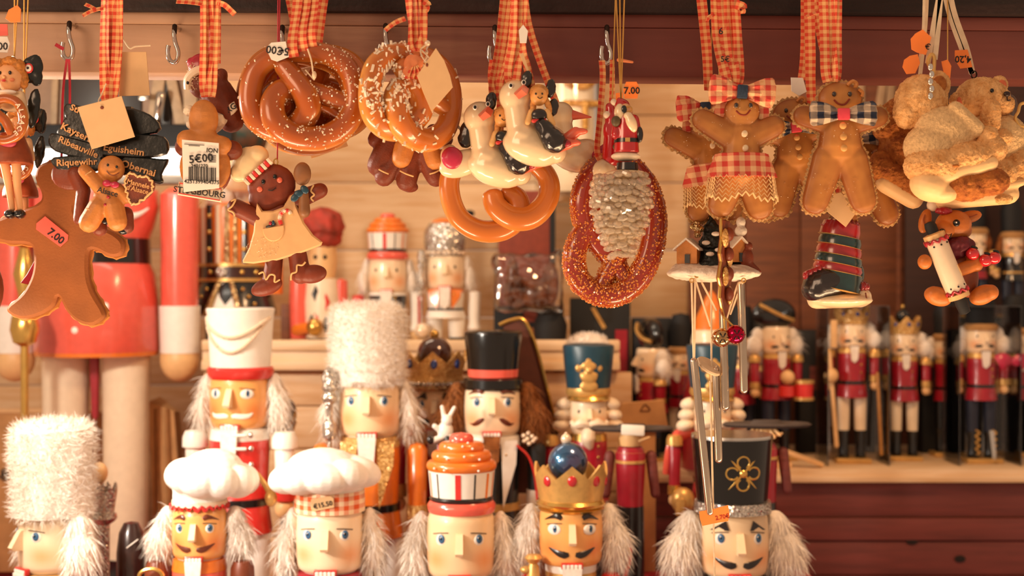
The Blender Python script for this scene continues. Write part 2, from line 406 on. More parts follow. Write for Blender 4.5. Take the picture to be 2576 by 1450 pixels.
rubym = mat('ruby', '#c8202c', .12, .1, .05, coat=1)
iris = mat('iris_blue', '#3f6a92', .25, 0, .15, 2000)
pupil = mat('pupil_black', '#0c0d10', .15, 0, 0)
browbr = mat('brown_hair_paint', '#6b2f1a', .35, 0, .1, coat=.3)
browbl = mat('black_hair_paint', '#1d1416', .3, 0, .1, coat=.3)
gline = mat('painted_line', '#4a3328', .5)
skinp = attr_mat('pale_face', '#f0cfa4', '#ec9a5c', 'blush', .38, .35)
skino = attr_mat('orange_face', '#eaa960', '#e07a3a', 'blush', .36, .4)
skinl = attr_mat('light_face', '#f4dcba', '#eda36a', 'blush', .38, .35)
hand = mat('bare_wood_hand', '#e9bb82', .45, 0, .05)
glgold = glitter('gold_glitter', '#f0c680', '#c08a42', 700, .25)
glsilver = glitter('silver_glitter', '#e8e2d8', '#9a938a', 700)
glgold2 = glitter('pale_gold_glitter', '#d8bd8e', '#a37c48', 800)
ging = gingham('orange_gingham_ribbon', '#f0b878', '#d6452c', .0030)
gingo = gingham('red_gingham_cloth', '#ecba88', '#cc3e34', .0046, False)
gingn = gingham('navy_gingham_cloth', '#c9b39a', '#1c2740', .0056, False, .6)
gingband = gingham('orange_gingham_band', '#f6dcb8', '#dd5a24', .0052, False)
card = mat('buff_card', '#e2b988', .85, 0, .03)
cardb = mat('corrugated_card', '#c99661', .8, 0, .1, 40)
paperw = mat('white_paper', '#f1ebe0', .8, 0, .02)
stick_o = mat('orange_sticker', '#ff8a3a', .6, 0, .03)
stick_p = mat('pink_sticker', '#f2685a', .6, 0, .03)
ink = mat('ink', '#1a1516', .6, 0, 0)
clear = clear_mat('clear_plastic')
glassm = clear_mat('clear_glass', '#fffaf2', .04)

# ------------------------------------------------------------------ the setting
def planks(root, name, m, rows, x0, x1, D, thick, jit=.0):
    """horizontal boards, each its own piece, between the py values of rows at distance D"""
    s = D / F
    for a, b in zip(rows[:-1], rows[1:]):
        g = Geo(); z1 = ZC + (725 - a) * s; z0 = ZC + (725 - b) * s; X0 = (x0 - 1288) * s; X1 = (x1 - 1288) * s
        g.box(((X0 + X1) / 2, D + thick / 2 + random.uniform(-jit, jit), (z0 + z1) / 2), (X1 - X0, thick, z1 - z0 - .0015), None, .0025)
        me = g.mesh(name, 1); me.materials.append(m); o = bpy.data.objects.new(name, me); COL.objects.link(o); o.parent = root
def struct(name, label, cat=None, kind='structure'):
    o = bpy.data.objects.new(name, None); COL.objects.link(o); setp(o, label, cat, None, kind); return o
w = struct('wall_back', 'pale pine board wall at the back of the stall')
planks(w, 'plank', pine, list(range(-560, 2900, 170)), -900, 3500, 2.35, .018, .0008)
def knot(root, px, py, D, r):
    s = D / F; g = Geo(); g.ell(P(px, py, D), (r * s * 1.6, .0008, r * s), None, 12, 6); me = g.mesh('knot', 1); me.materials.append(knotm)
    o = bpy.data.objects.new('knot', me); COL.objects.link(o); o.parent = root
mk = mat('knot_pine', '#a9652c', .7)
for a in ((1181, 537, 9),):
    knot(w, a[0], a[1], 2.3495, a[2]); w.children[-1].data.materials[0] = mk
wr = struct('wall_right', 'darker brown upright boards of the stall wall behind the small figurines')
s_ = 2.32 / F
for i, x in enumerate(range(1735, 2900, 140)):
    g = Geo(); a = P(x, 440 if x < 2000 else -300, 2.325); b = P(x + 138, 1240, 2.325)
    g.box(((a.x + b.x) / 2, 2.334 , (a.z + b.z) / 2), (b.x - a.x, .016, a.z - b.z), None, .002); me = g.mesh('board', 1); me.materials.append(brownw)
    o = bpy.data.objects.new('board', me); COL.objects.link(o); o.parent = wr
def beam(name, label, m, py0, py1, D, depth, tilt, sub=None):
    s = D / F; o = struct(name, label)
    g = Geo(); z1 = (725 - py0) * s; z0 = (725 - py1) * s
    g.box((0, D + depth / 2, (z0 + z1) / 2), (1.9, depth, z1 - z0), None, .0022); me = g.mesh(name, 1); me.materials.append(m)
    q = bpy.data.objects.new('beam_face', me); COL.objects.link(q); q.parent = o
    o.location = (0, 0, ZC); o.rotation_euler = (0, math.radians(tilt), 0); return o
beam('trim_1', 'dark weathered timber along the top of the stall opening', darkbeam, -150, 31, 1.243, .05, .28)
b2 = beam('trim_2', 'tan to red brown beam with hooks under the dark timber', redbeam, 67, 191, 1.252, .045, .44)
g = Geo(); s = 1.25 / F
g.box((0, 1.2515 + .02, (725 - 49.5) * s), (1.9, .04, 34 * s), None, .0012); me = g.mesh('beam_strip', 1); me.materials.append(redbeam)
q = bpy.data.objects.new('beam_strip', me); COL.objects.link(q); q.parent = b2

# shelf on the right
t = T('wall_shelf', 'long pale pine shelf under the small figurines on the right', 'shelf', 2100, 1213, 2.0)
zt = -(1165 - 725) * 2.08 / F; s = 2.0 / F
def world_box(root, name, m, x0, x1, y0, y1, z0, z1, bev=.001):
    g = Geo(); l = root.location if root else Vector((0, 0, 0))
    g.box(Vector(((x0 + x1) / 2, (y0 + y1) / 2, (z0 + z1) / 2)) - l, (x1 - x0, y1 - y0, z1 - z0), None, bev)
    me = g.mesh(name, 1); me.materials.append(m); o = bpy.data.objects.new(name, me); COL.objects.link(o); o.parent = root; return o
SH_R = ZC + zt
world_box(t.o, 'board', pine_sh, (1590 - 1288) * s, 1.15, 2.0, 2.322, SH_R - .018, SH_R)
world_box(t.o, 'edge_strip', pine_sh, (1590 - 1288) * s, 1.15, 1.9955, 2.0, SH_R - .0185, SH_R - .009, .0012)
w = struct('wall_front', 'red brown stained boards below the pine shelf')
planks(w, 'plank', maroonw, [1214, 1303, 1362, 1450, 1560, 1700], 1560, 3400, 2.012, .016, .002)
for a in ((2294, 1361, 10), (2415, 1407, 9), (2488, 1352, 5)): knot(w, a[0], a[1], 2.0115, a[2])
# boxed ledge at the back left
t = T('wall_ledge', 'pale pine ledge with a raised front lip on the back wall', 'shelf', 800, 930, 2.02)
s = 2.02 / F
def pz(py, D): return ZC + (725 - py) * D / F
world_box(t.o, 'board', pine_sh, (506 - 1288) * s, (1560 - 1288) * s, 2.02, 2.349, pz(932, 2.02), pz(932, 2.02) + .014)
world_box(t.o, 'lip', pine_sh, (506 - 1288) * s, (1560 - 1288) * s, 2.02, 2.036, pz(884, 2.02), pz(856, 2.02), .003)
world_box(t.o, 'lip', pine_sh, (506 - 1288) * s, (1560 - 1288) * s, 2.026, 2.034, pz(934, 2.02), pz(885, 2.02), .002)
LEDGE = pz(932, 2.02) + .014
w = struct('wall_left', 'pale pine boards closing the space below the back ledge')
planks(w, 'plank', pine, [936, 1022, 1130, 1240, 1350, 1460, 1560], 512, 1590, 2.045, .014, .0008)
# stepped counter for the nutcracker rows (mostly below the picture)
t = T('stepped_counter', 'stepped display counter carrying the nutcracker rows', 'counter', 1288, 2100, 1.5)
cloth = mat('red_cloth', '#b0161f', .9, 0, .08, 200, .2, 900)
CF = pz(2060, 1.55); CM = pz(1700, 1.75); CR = pz(1505, 1.76)
world_box(t.o, 'front_step', cloth, -1.1, 1.1, 1.40, 1.66, CF - .12, CF)
world_box(t.o, 'middle_step', cloth, -1.1, .08, 1.665, 1.885, CF - .12, CM)
world_box(t.o, 'upper_step', cloth, .085, .42, 1.665, 1.93, CF - .12, CR)
world_box(t.o, 'back_step', cloth, -1.1, .08, 1.89, 2.30, CF - .12, pz(1520, 1.98))
CB = pz(1520, 1.98)
def zpy(z, D): return 725 - (z - ZC) * F / D
# rail above the picture that the ribbons are tied to
t = T('hanging_rail', 'thin metal rail above the picture that carries the ribbons', 'rail', 1288, -110, 1.19)
t.add('rod', chrome, [('c', (-200, 0, -110), (2780, 0, -110), 9, 9)])

# tube lamp and the clutter behind it, upper left
t = T('tube_lamp', 'white glowing tube lamp in a dark housing at the left', 'lamp', 260, 345, 1.84)
t.add('housing', blackmatte, [('b', 200, 0, 345, 780, 60, 58, None, 4)])
tube = mat('tube_glow', '#fff3e0', .5, 0, 0, emit=9)
t.add('tube', tube, [('c', (-150, -6, 408), (470, -6, 408), 31, 31, 20)])
t.add('tray', mat('grey_tray', '#8d8378', .6), [('b', 180, 10, 453, 690, 60, 20, None, 3)])
for x in (-165, 508): t.add('end_cap', silver, [('l', x, -6, [(0, 370), (20, 372), (22, 440), (0, 444)])])
taupe = mat('taupe_panel', '#a08068', .6, 0, .08)
dk = mat('dark_panel', '#2a2220', .45, 0, .1)
t = T('leaning_panel', 'dark framed panel leaning behind the glowing tube lamp', 'panel', 250, 316, 1.86)
t.add('backing', taupe, [('b', 240, 10, 200, 640, 10, 236, None, 2)])
t.add('dark_pane', dk, [('b', 258, 2, 200, 196, 8, 236, None, 2)])
for x, w_, r in ((140, 16, 2), (398, 30, 8), (438, 26, -12), (480, 34, 0)): t.add('slat', mat('pale_slat', '#b99a78', .6), [('b', x, -4, 230, w_, 8, 176, (0, r, 0), 2)])
t.add('dark_pane', dk, [('b', 418, 2, 230, 26, 8, 176, None, 2)])
t = T('clip_bracket', 'small metal clip on the leaning panel', 'bracket', 392, 300, 1.84)
t.add('plate', silver, [('b', 362, 0, 246, 26, 8, 14, None, 2)]); t.add('arm', chrome, [('c', (404, 0, 240), (396, 0, 300), 12, 9)])
# leaning slats upper right
t = T('slat_bundle', 'pale slats leaning in the dark gap right of the bow tie figures', 'slat', 2200, 330, 2.3225)
for x, r in ((2165, 0), (2215, 9), (2262, 14), (2240, 4)): t.add('slat', mat('pale_slat', '#b99a78', .6), [('b', x, x % 3, 250, 20, 8, 220, (0, r, 0), 2)])
t = T('dark_crate', 'tall dark board standing at the far right of the back wall', 'board', 2440, 800, 2.29)
t.add('panel', mat('dark_brown_board', '#3c2018', .6, 0, .15, 8, kind='grain'), [('b', 2440, 0, 420, 330, 14, 900, None, 3)]); 
t.add('frame', brownw, [('b', 2258, -6, 420, 10, 14, 900, None, 2)])

# clutter by the back wall: boxes
t = T('gift_box', 'maroon gift box with a dark stripe standing on black cartons', 'box', 1330, 780, 2.2)
t.add('carton', mat('maroon_card', '#8a3a28', .7), [('b', 1325, 30, 640, 142, 60, 320, None, 2)]); t.add('stripe', blackmatte, [('b', 1390, -1, 600, 14, 4, 240)])
t = T('carton', 'low black carton with a maroon label under the clear bag', 'box', 1330, 910, 2.18)
t.add('body', blackmatte, [('b', 1330, 20, 850, 175, 70, 160, None, 2)]); t.add('label_patch', mat('maroon_card', '#8a3a28'), [('b', 1345, -16, 795, 55, 3, 30)])
t.add('flap', mat('orange_card', '#b86a30', .7), [('b', 1320, -18, 860, 50, 3, 70)])
t = T('clear_bag', 'clear plastic bag of brown sweets with shiny corners', 'bag', 1330, 782, 2.12)
t.blob('sweets', mat('toffee', '#8a4a28', .4, 0, .3, 60, coat=.5), [('e', 1300, 0, 735, 34, 30, 42), ('e', 1350, 0, 740, 40, 30, 40), ('e', 1385, 0, 715, 22, 22, 55), ('e', 1290, 0, 690, 16, 18, 46)], 5, 2)
t.blob('film', clear, [('b', 1330, 0, 712, 170, 70, 145, None, 12), ('e', 1260, 0, 660, 22, 20, 24), ('e', 1400, 0, 655, 22, 20, 24)], 5, 3, fn=fuzz(7, .03))
t = T('tall_carton', 'tall dark carton with a red stripe behind the blue shako figure', 'box', 1520, 1160, 2.2)
t.add('body', blackmatte, [('b', 1510, 20, 960, 150, 60, 420, None, 3)]); t.add('stripe', crimson, [('b', 1562, -12, 980, 30, 4, 300)]); t.add('stripe', gold, [('b', 1505, -12, 800, 10, 4, 60, (0, -30, 0))])
for i, (x, y0, wd) in enumerate(((1890, 800, 90), (2040, 830, 70), (2215, 830, 80), (2350, 860, 76), (1640, 800, 100), (1760, 830, 90))):
    t = T('figurine_carton', ['black carton behind the drummer with a black hat', 'black carton between the drummer and the tall white legged king', 'black carton between the two crowned kings', 'black carton behind the brown capped guard', 'black carton behind the white haired profile figurine', 'black carton behind the tall blue shako figure'][i], 'box', x, zpy(SH_R, 2.22), 2.22, 'cartons at the back of the shelf')
    zb = t.ay; t.add('body', blackmatte, [('b', x, 0, (y0 + zb) / 2, wd, 60, zb - y0, None, 2)])
    t.add('label_patch', [brownw, maroonw, dk][i % 3], [('b', x + 8, -31, y0 + 120, wd * .5, 2, 60)])
# white glass box with gold letters
t = T('letter_jar', 'tall white jar with gold glitter letters behind the geese', 'jar', 1437, 500, 2.2)
t.add('body', mat('white_jar', '#fbf6ec', .5, 0, .01), [('l', 1432, 60, [(0, 60), (72, 62), (80, 75), (80, 470), (74, 482), (0, 484)])])
t.add('sleeve', glassm, [('l', 1437, 60, [(90, 40), (90, 505), (87, 505), (87, 40)])])
t.add('base', glassm, [('l', 1437, 60, [(0, 484), (92, 486), (98, 500), (92, 512), (0, 513)])])
g8 = glitter('ochre_glitter', '#d8a050', '#a8742e', 500, .3)
t.add('letter', g8, [('w', [(1412, -16, 190), (1430, -22, 214), (1460, -22, 220), (1485, -16, 212), (1500, -8, 192)], 10, 8, .4)])
t.add('letter', g8, [('c', (1420, -22, 263), (1500, -10, 263), 9, 9), ('c', (1471, -20, 262), (1471, -20, 322), 9, 9)])
t.add('letter', g8, [('c', (1440, -22, 370), (1500, -10, 370), 9, 9)])
t.add('letter', g8, [('c', (1430, -22, 402), (1436, -22, 430), 8, 6)])
t = T('gold_edged_bag', 'folded brown bag with a twisted gold edge behind the black top hat', 'bag', 1350, 1100, 1.86)
t.add('panel', mat('brown_bag', '#5a2c1c', .7), [('s', [(1262, 812), (1318, 806), (1345, 860), (1372, 960), (1404, 1085), (1400, 1240), (1280, 1240), (1290, 900)], 0, 30, 3)])
t.add('piping', goldbr, [('w', [(1252, 806, -14), (1262, 812, -16), (1290, 802, -18)][:0] or [(1256, -18, 818), (1285, -18, 806), (1318, -18, 806), (1345, -18, 862), (1372, -18, 962), (1404, -18, 1088)], 5, 8)])
# left lower: cartons and paper bag
t = T('cardboard_carton', 'large buff cardboard carton with faint print at the lower left', 'box', 100, zpy(CB, 2.16), 2.16)
for x0, x1 in ((-180, 130), (132, 260)): t.add('panel', cardb, [('b', (x0 + x1) / 2, 30, 1240, x1 - x0, 60, 400, None, 2)])
t.add('tape', card, [('b', 60, -1, 1034, 330, 4, 10)]); t.text('-8-', 12, -4, 1196, 42, ink, 0)
t = T('paper_bag', 'crumpled brown paper bag beside the giant white leg', 'bag', 415, zpy(CB, 2.1), 2.1)
t.add('body', cardb, [('h', [(380, -20, 1010), (395, 30, 1000), (440, -10, 1035), (445, 30, 1040), (395, -25, 1420), (470, -10, 1420), (470, 40, 1420), (385, 40, 1420)])])
for x in (398, 425): t.add('fold', mat('bag_fold', '#a06c3c', .8), [('c', (x, -20, 1030), (x + 12, -24, 1400), 4, 7)])
# ------------------------------------------------------------------ nutcrackers
def face(t, cx, ye, fw, skin, mou=None, brow=None, eye='plain', ytop=None, par=None, teeth=5, cheeks=True, small=False):
    R = fw / 2; yc = ye + .58 * fw; yt = ye - (.36 * fw if ytop is None else ye - ytop)
    def on(u, v, lift=0): return (cx + u, -math.sqrt(max(R * R - u * u, 1)) - lift, v)
    def ang(u): return math.degrees(math.asin(max(-1, min(1, u / R))))
    prof = [(0, yt), (R * .9, yt + 1), (R * .95, yt + .08 * fw)]
    for i in range(13):
        q = i / 12; prof.append((R * (.965 + .035 * math.sin(math.pi * q)), yt + .1 * fw + (yc - yt - .2 * fw) * q))
    prof += [(R * .93, yc - .04 * fw), (R * .84, yc), (0, yc)]
    g = Geo(); t.prims(g, [('l', cx, 0, prof, 40)]); me = g.mesh('head', t.s); me.materials.append(skin)
    at = me.attributes.new('blush', 'FLOAT', 'POINT')
    for i, v in enumerate(g.v):
        b = 0
        if cheeks and v.y < 0:
            for sx in (-1, 1):
                d = math.hypot(v.x + t.ax - cx - sx * .34 * fw, (t.ay - v.z) - ye - .3 * fw) / (.19 * fw); b = max(b, math.exp(-d * d * 1.4))
        at.data[i].value = b * .85
    h = bpy.data.objects.new('head', me); COL.objects.link(h); h.parent = par or t.o
    for sx in (-1, 1):
        u = sx * .27 * fw; a = ang(u)
        if eye == 'almond': e = t.add('eye', white, [('e', *on(u, ye, -.012 * fw), .115 * fw, .03 * fw, .085 * fw, (0, 0, a))], h)
        elif eye == 'plain': e = t.add('eye', white, [('e', *on(u, ye + .01 * fw, -.018 * fw), .085 * fw, .026 * fw, .09 * fw, (0, 0, a))], h)
        if eye == 'dot': t.add('eye', pupil, [('e', *on(u, ye, -.01 * fw), .035 * fw, .03 * fw, .05 * fw, (0, 0, a), (8, 6))], h)
        else:
            t.add('iris', iris, [('e', *on(u + .01 * fw, ye - .005 * fw, .001 * fw), .055 * fw, .022 * fw, .066 * fw, (0, 0, a))], h)
            t.add('pupil', pupil, [('e', *on(u + .01 * fw, ye - .01 * fw, .012 * fw), .028 * fw, .014 * fw, .036 * fw, (0, 0, a))], h)
            t.add('glint', white, [('e', *on(u - .005 * fw, ye - .028 * fw, .024 * fw), .009 * fw, .005 * fw, .011 * fw, (0, 0, a), (8, 6))], h)
            t.add('lid_line', gline, [('w', [on(u - sx * .11 * fw, ye - .10 * fw, 0), on(u, ye - .09 * fw, 0), on(u + sx * .11 * fw, ye - .066 * fw, 0)], .007 * fw, 6)], h)
        if brow:
            bm_, st = brow
            if st == 'arch': t.add('eyebrow', bm_, [('w', [on(sx * .16 * fw, ye - .17 * fw, -.02 * fw), on(sx * .22 * fw, ye - .205 * fw, -.02 * fw), on(sx * .30 * fw, ye - .19 * fw, -.02 * fw), on(sx * .41 * fw, ye - .13 * fw, -.02 * fw)], [.035 * fw, .05 * fw, .03 * fw, .006 * fw], 8, .8)], h)
            elif st == 'wedge': t.add('eyebrow', bm_, [('h', [on(sx * .15 * fw, ye - .12 * fw, .01 * fw), on(sx * .2 * fw, ye - .26 * fw, .01 * fw), on(sx * .4 * fw, ye - .11 * fw, .01 * fw), on(sx * .15 * fw, ye - .12 * fw, -.05 * fw), on(sx * .4 * fw, ye - .11 * fw, -.05 * fw), on(sx * .2 * fw, ye - .26 * fw, -.05 * fw)])], h)
        if mou:
            mm, st = mou
            if st == 'up': pts = [(.05, .37), (.12, .38), (.2, .36), (.3, .31), (.39, .25)]; rr = [.035, .062, .055, .03, .004]
            elif st == 'down': pts = [(.12, .28), (.18, .31), (.25, .36), (.32, .39), (.39, .37)]; rr = [.02, .05, .05, .03, .004]
            elif st == 'white': pts = [(.03, .37), (.1, .36), (.2, .37), (.29, .36), (.35, .31)]; rr = [.03, .05, .05, .04, .01]
            elif st == 'blob': pts = [(.1, .36), (.17, .34), (.26, .35), (.33, .37)]; rr = [.03, .06, .06, .03]
            t.add('moustache', mm, [('w', [on(sx * p * fw, ye + q * fw, -.02 * fw) for p, q in pts], [r * fw for r in rr], 8, .7)], h)
    nt, nb, nw = ye - .09 * fw, ye + .165 * fw, .05 * fw
    y0 = -R
    t.add('nose', skin if small else mat('nose_paint', '#f6dcb4', .3, 0, .03, coat=.4), [('h', [(cx - nw, y0 + .02 * fw, nt), (cx + nw, y0 + .02 * fw, nt), (cx - nw, y0 + .02 * fw, nb + .06 * fw), (cx + nw, y0 + .02 * fw, nb + .06 * fw),
        (cx - nw, y0 - .04 * fw, nt + .01 * fw), (cx + nw, y0 - .04 * fw, nt + .01 * fw), (cx - nw * 1.15, y0 - .19 * fw, nb), (cx + nw * 1.15, y0 - .19 * fw, nb), (cx - nw, y0 - .16 * fw, nb + .045 * fw), (cx + nw, y0 - .16 * fw, nb + .045 * fw)])], h)
    if teeth:
        wid = .3 * fw; ym = ye + .545 * fw
        t.add('lip', red if not small else browbr, [('b', cx, -R * .97, ym, wid + .03 * fw, .08 * fw, .1 * fw, None, .012 * fw)], h)
        for i in range(teeth):
            x = cx + wid * ((i + .5) / teeth - .5); t.add('tooth', white, [('b', x, -R * .97 - .045 * fw, ym + .005 * fw, wid / teeth * .82, .03 * fw, .062 * fw, None, .008 * fw)], h)
    return h, yc, R
def nutcracker(label, cx, ye, fw, D, zbase, skin, coat, trim, legs, mou=None, brow=None, eye='plain', hair=furw, beard=furw, rz=0, group=None, hairn=500, boots=None, ytop=None, arm=None, cuff=None, bw=1.0, cat='nutcracker', name='nutcracker', teeth=5, armlen=.30, small=False, hairw=1.0, armx=.78, epaul=None, lapel=None):
    yb = zpy(zbase, D); t = T(name, label, cat, cx, yb, D, group, rz); t.o.location.y += fw * .42 * t.s; t.o.location.x *= 1 + fw * .25 * t.s / D
    h, yc, R = face(t, cx, ye, fw, skin, mou, brow, eye, ytop, None, teeth, True, small)
    H = yb - yc; boots = boots or blackm; arm = arm or coat; cuff = cuff or trim; tor = .40 * H
    t.add('neck', skin if small else white, [('l', cx, 0, [(0, yc - 2), (R * .8, yc - 2), (R * .8, yc + .03 * H), (0, yc + .03 * H)])])
    t.add('coat', coat, [('l', cx, 0, [(0, yc + .01 * H), (R * .86 * bw, yc + .012 * H), (R * .98 * bw, yc + .05 * H), (R * 1.0 * bw, yc + .1 * H), (R * .92 * bw, yc + tor * .75), (R * .98 * bw, yc + tor * .8), (R * 1.1 * bw, yc + tor * 1.08), (0, yc + tor * 1.09)])])
    t.add('collar', trim, [('l', cx, 0, [(R * .8, yc + .004 * H), (R * .95 * bw, yc + .008 * H), (R * 1.0 * bw, yc + .05 * H), (R * .9 * bw, yc + .055 * H)])])
    t.add('belt', blackm if coat is not blackm else gold, [('l', cx, 0, [(R * .9 * bw, yc + tor * .72), (R * 1.0 * bw, yc + tor * .725), (R * 1.0 * bw, yc + tor * .8), (R * .9 * bw, yc + tor * .805)])])
    if beard: t.add('beard', beard, [('h', [(cx - .15 * fw, -R * 1.0, yc + .0 * fw), (cx + .15 * fw, -R * 1.0, yc), (cx - .15 * fw, -R * 1.12, yc), (cx + .15 * fw, -R * 1.12, yc), (cx - .12 * fw, -R * 1.14, yc + .42 * fw), (cx + .12 * fw, -R * 1.14, yc + .42 * fw), (cx, -R * 1.1, yc + .55 * fw), (cx - .1 * fw, -R * .9, yc + .5 * fw), (cx + .1 * fw, -R * .9, yc + .5 * fw)])])
    for i in range(3): t.add('button', goldbr, [('e', cx + .24 * fw, -R * .93 * bw, yc + tor * (.2 + .17 * i), .035 * fw, .03 * fw, .035 * fw, None, (10, 6))])
    for sx in (-1, 1):
        ax_ = cx + sx * armx * fw * bw; a0 = yc + .035 * H; a1 = yc + armlen * H; r = .17 * fw
        t.add('arm', arm, [('l', ax_, 0, [(0, a0), (r * .7, a0 + .01 * H), (r, a0 + .03 * H), (r * .85, a1), (0, a1)])])
        t.add('cuff', cuff, [('l', ax_, 0, [(0, a1 - .06 * H), (r * 1.02, a1 - .06 * H), (r * 1.05, a1), (0, a1 + 1)])])
        t.add('hand', hand, [('e', ax_, -1, a1 + r * .85, r * .95, r * .95, r)])
        if epaul: t.add('epaulette', epaul, [('l', ax_, 0, [(0, a0 - .02 * H), (r * 1.0, a0 - .015 * H), (r * 1.25, a0 + .01 * H), (r * 1.3, a0 + .05 * H), (0, a0 + .05 * H)])])
        lx = cx + sx * .3 * fw * bw; l0 = yc + tor * 1.05; l1 = yc + .72 * H
        t.add('leg', legs, [('l', lx, 0, [(0, l0), (.23 * fw * bw, l0), (.2 * fw * bw, l1), (0, l1)])])
        t.add('boot', boots, [('l', lx, 0, [(0, l1 - 1), (.22 * fw * bw, l1), (.19 * fw * bw, l1 + .05 * H), (.17 * fw * bw, yb - .07 * H), (.2 * fw * bw, yb - .045 * H), (0, yb - .045 * H)]), ('e', lx, -.14 * fw, yb - .062 * H, .15 * fw, .26 * fw, .02 * H)])
        if lapel: t.add('lapel', lapel, [('h', [(cx + sx * .16 * fw, -R * 1.0, yc + .02 * H), (cx + sx * .44 * fw, -R * .8, yc + .02 * H), (cx + sx * .2 * fw, -R * 1.05, yc + .3 * H), (cx + sx * .42 * fw, -R * .9, yc + .12 * H), (cx + sx * .42 * fw, -R * .5, yc + .12 * H)])])
    t.add('base', blackm if not small else gold, [('b', cx, 0, yb - .022 * H, 1.25 * fw * bw, 1.0 * fw, .044 * H, None, .03 * fw)])
    if hair:
        els = []
        for sx in (-1, 1):
            els += [(cx + sx * (.5 + .07 * hairw) * fw, .12 * fw, ye - .02 * fw, .1 * hairw * fw, .22 * fw, .3 * fw), (cx + sx * (.52 + .12 * hairw) * fw, .1 * fw, ye + .3 * fw, .14 * hairw * fw, .25 * fw, .34 * fw)]
        els.append((cx, .3 * fw, ye + .15 * fw, .5 * fw, .28 * fw, .5 * fw))
        n = hairn
        t.fur('hair', hair, t.samp_ell(els), int(n * 1.8), .24 * fw, .0055 * fw, (0, 0, -1.0), .27, .6, core=[('e', *e) for e in els], drop=.3)
    t.fw = fw; t.R = R; t.yc = yc; t.h = h; t.H = H
    return t
def fur_hat(t, cx, prof, n=2600, L=14, w=.9):
    n = int(n * 1.7); L *= 1.5; w *= .6
    def wob(a, z): return .97 + .045 * math.sin(3 * a + z * .05) + .03 * math.sin(7 * a - z * .09) + .02 * math.sin(5 * a + z * .2)
    t.fur('fur_hat', furw, t.samp_lathe(cx, 0, prof), n, L, w, (0, 0, .1), .7, .7, core=[('l', cx, 0, prof, 40, wob)])
def chef_hat(t, cx, cy, rx, rz, band, m=None, lean=0, seed=0):
    """puffed cap with pleats; band = (cx, half width, y0, y1, material)"""
    pr = [('e', cx + lean, 0, cy - rz * .12, rx * .66, rx * .64, rz * .8)]
    n = 9
    for i in range(n):
        a = 2 * math.pi * (i + .3 + seed) / n; k = 1 + .12 * math.sin(i * 2.3 + seed)
        pr.append(('e', cx + lean * .7 + rx * .62 * math.cos(a), rx * .58 * math.sin(a), cy + rz * .2 * k + rz * .12 * math.cos(a) * (1 if lean > 0 else -1), rx * .42 * k, rx * .42, rz * .64, (0, 14 * math.cos(a), 0)))
    pr.append(('l', band[0], 0, [(0, band[2] - rz * .5), (band[1] * .96, band[2] - rz * .5), (band[1] * .97, band[2] + 3), (0, band[2] + 3)]))
    t.blob('chef_hat', m or fabricw, pr, 3.5, 4)
    t.add('hat_band', band[4], [('l', band[0], 0, [(band[1] * .9, band[2]), (band[1] * 1.0, band[2]), (band[1] * 1.01, band[3]), (band[1] * .9, band[3])], 40)])
def crown_prim(x, y, rb, rt, yb, yp, yv, npt, th, ph=0):
    def f(g, t):
        n = npt * 8; v = []; fc = []
        for i in range(n):
            a = 2 * math.pi * i / n + math.radians(ph) - math.pi / 2; q = abs(((i / 8.0) % 1) * 2 - 1); zt = yv + (yp - yv) * q
            for rr_, in ((0,), (th,)):
                v.append((x - t.ax + (rb - rr_) * math.cos(a), y + (rb - rr_) * math.sin(a), t.ay - yb)); v.append((x - t.ax + (rt - rr_) * math.cos(a), y + (rt - rr_) * math.sin(a), t.ay - zt))
        for i in range(n):
            a = 4 * i; b = 4 * ((i + 1) % n); fc += [(a, b, b + 1, a + 1), (a + 2, a + 3, b + 3, b + 2), (a + 1, b + 1, b + 3, a + 3), (a, a + 2, b + 2, b)]
        g.add(v, fc)
    return ('g', f)
def cupcake_hat(t, cx, r, y0, y1, y2, icing=orange):
    """y0 tip, y1 bottom of icing, y2 bottom of the red roll"""
    H = y1 - y0; pr = []
    for i, (k, f) in enumerate(((.98, .86), (.84, .60), (.64, .37), (.34, .14))):
        rr = r * k; z = y0 + H * f; q = H * .155
        pr.append(('l', cx, 0, [(0, z - q * 1.2)] + [(rr - q * .9 + q * .9 * math.cos(math.radians(a)), z - q * math.sin(math.radians(a))) for a in range(80, -91, -17)] + [(0, z + q)], 40))
    t.add('icing', icing, pr[:3]); t.add('icing_tip', coral, [pr[3]])
    h2 = y2 - y1
    t.add('paper_cup', white, [('l', cx, 0, [(0, y1 - 2), (r * .93, y1 - 2), (r * .86, y1 + h2 * .60), (0, y1 + h2 * .60)], 40)])
    for i, (a, m_, w_) in enumerate(((-68, orange, 3), (-44, blackm, 2.2), (-4, red, 7), (26, blackm, 2.2), (54, orange, 4), (75, orange, 3))):
        q = math.radians(a); k = r / 90
        t.add('cup_stripe', m_, [('h', [(cx + rr * math.sin(q) + dx * math.cos(q), -rr * math.cos(q) + dx * math.sin(q) - 0, z) for rr, z in ((r * .935, y1 + 1), (r * .866, y1 + h2 * .6), (r * .85, y1 + h2 * .6)) for dx in (-w_ * k, w_ * k)])])
    t.add('dark_ring', blackm, [('l', cx, 0, [(0, y1 + h2 * .58), (r * .86, y1 + h2 * .58), (r * .9, y1 + h2 * .64), (r * .86, y1 + h2 * .7), (0, y1 + h2 * .7)], 40)])
    t.add('red_roll', coral, [('l', cx, 0, [(0, y1 + h2 * .69), (r * .88, y1 + h2 * .7), (r * .95, y1 + h2 * .78), (r * .96, y1 + h2 * .86), (r * .92, y1 + h2 * .97), (0, y2)], 40)])
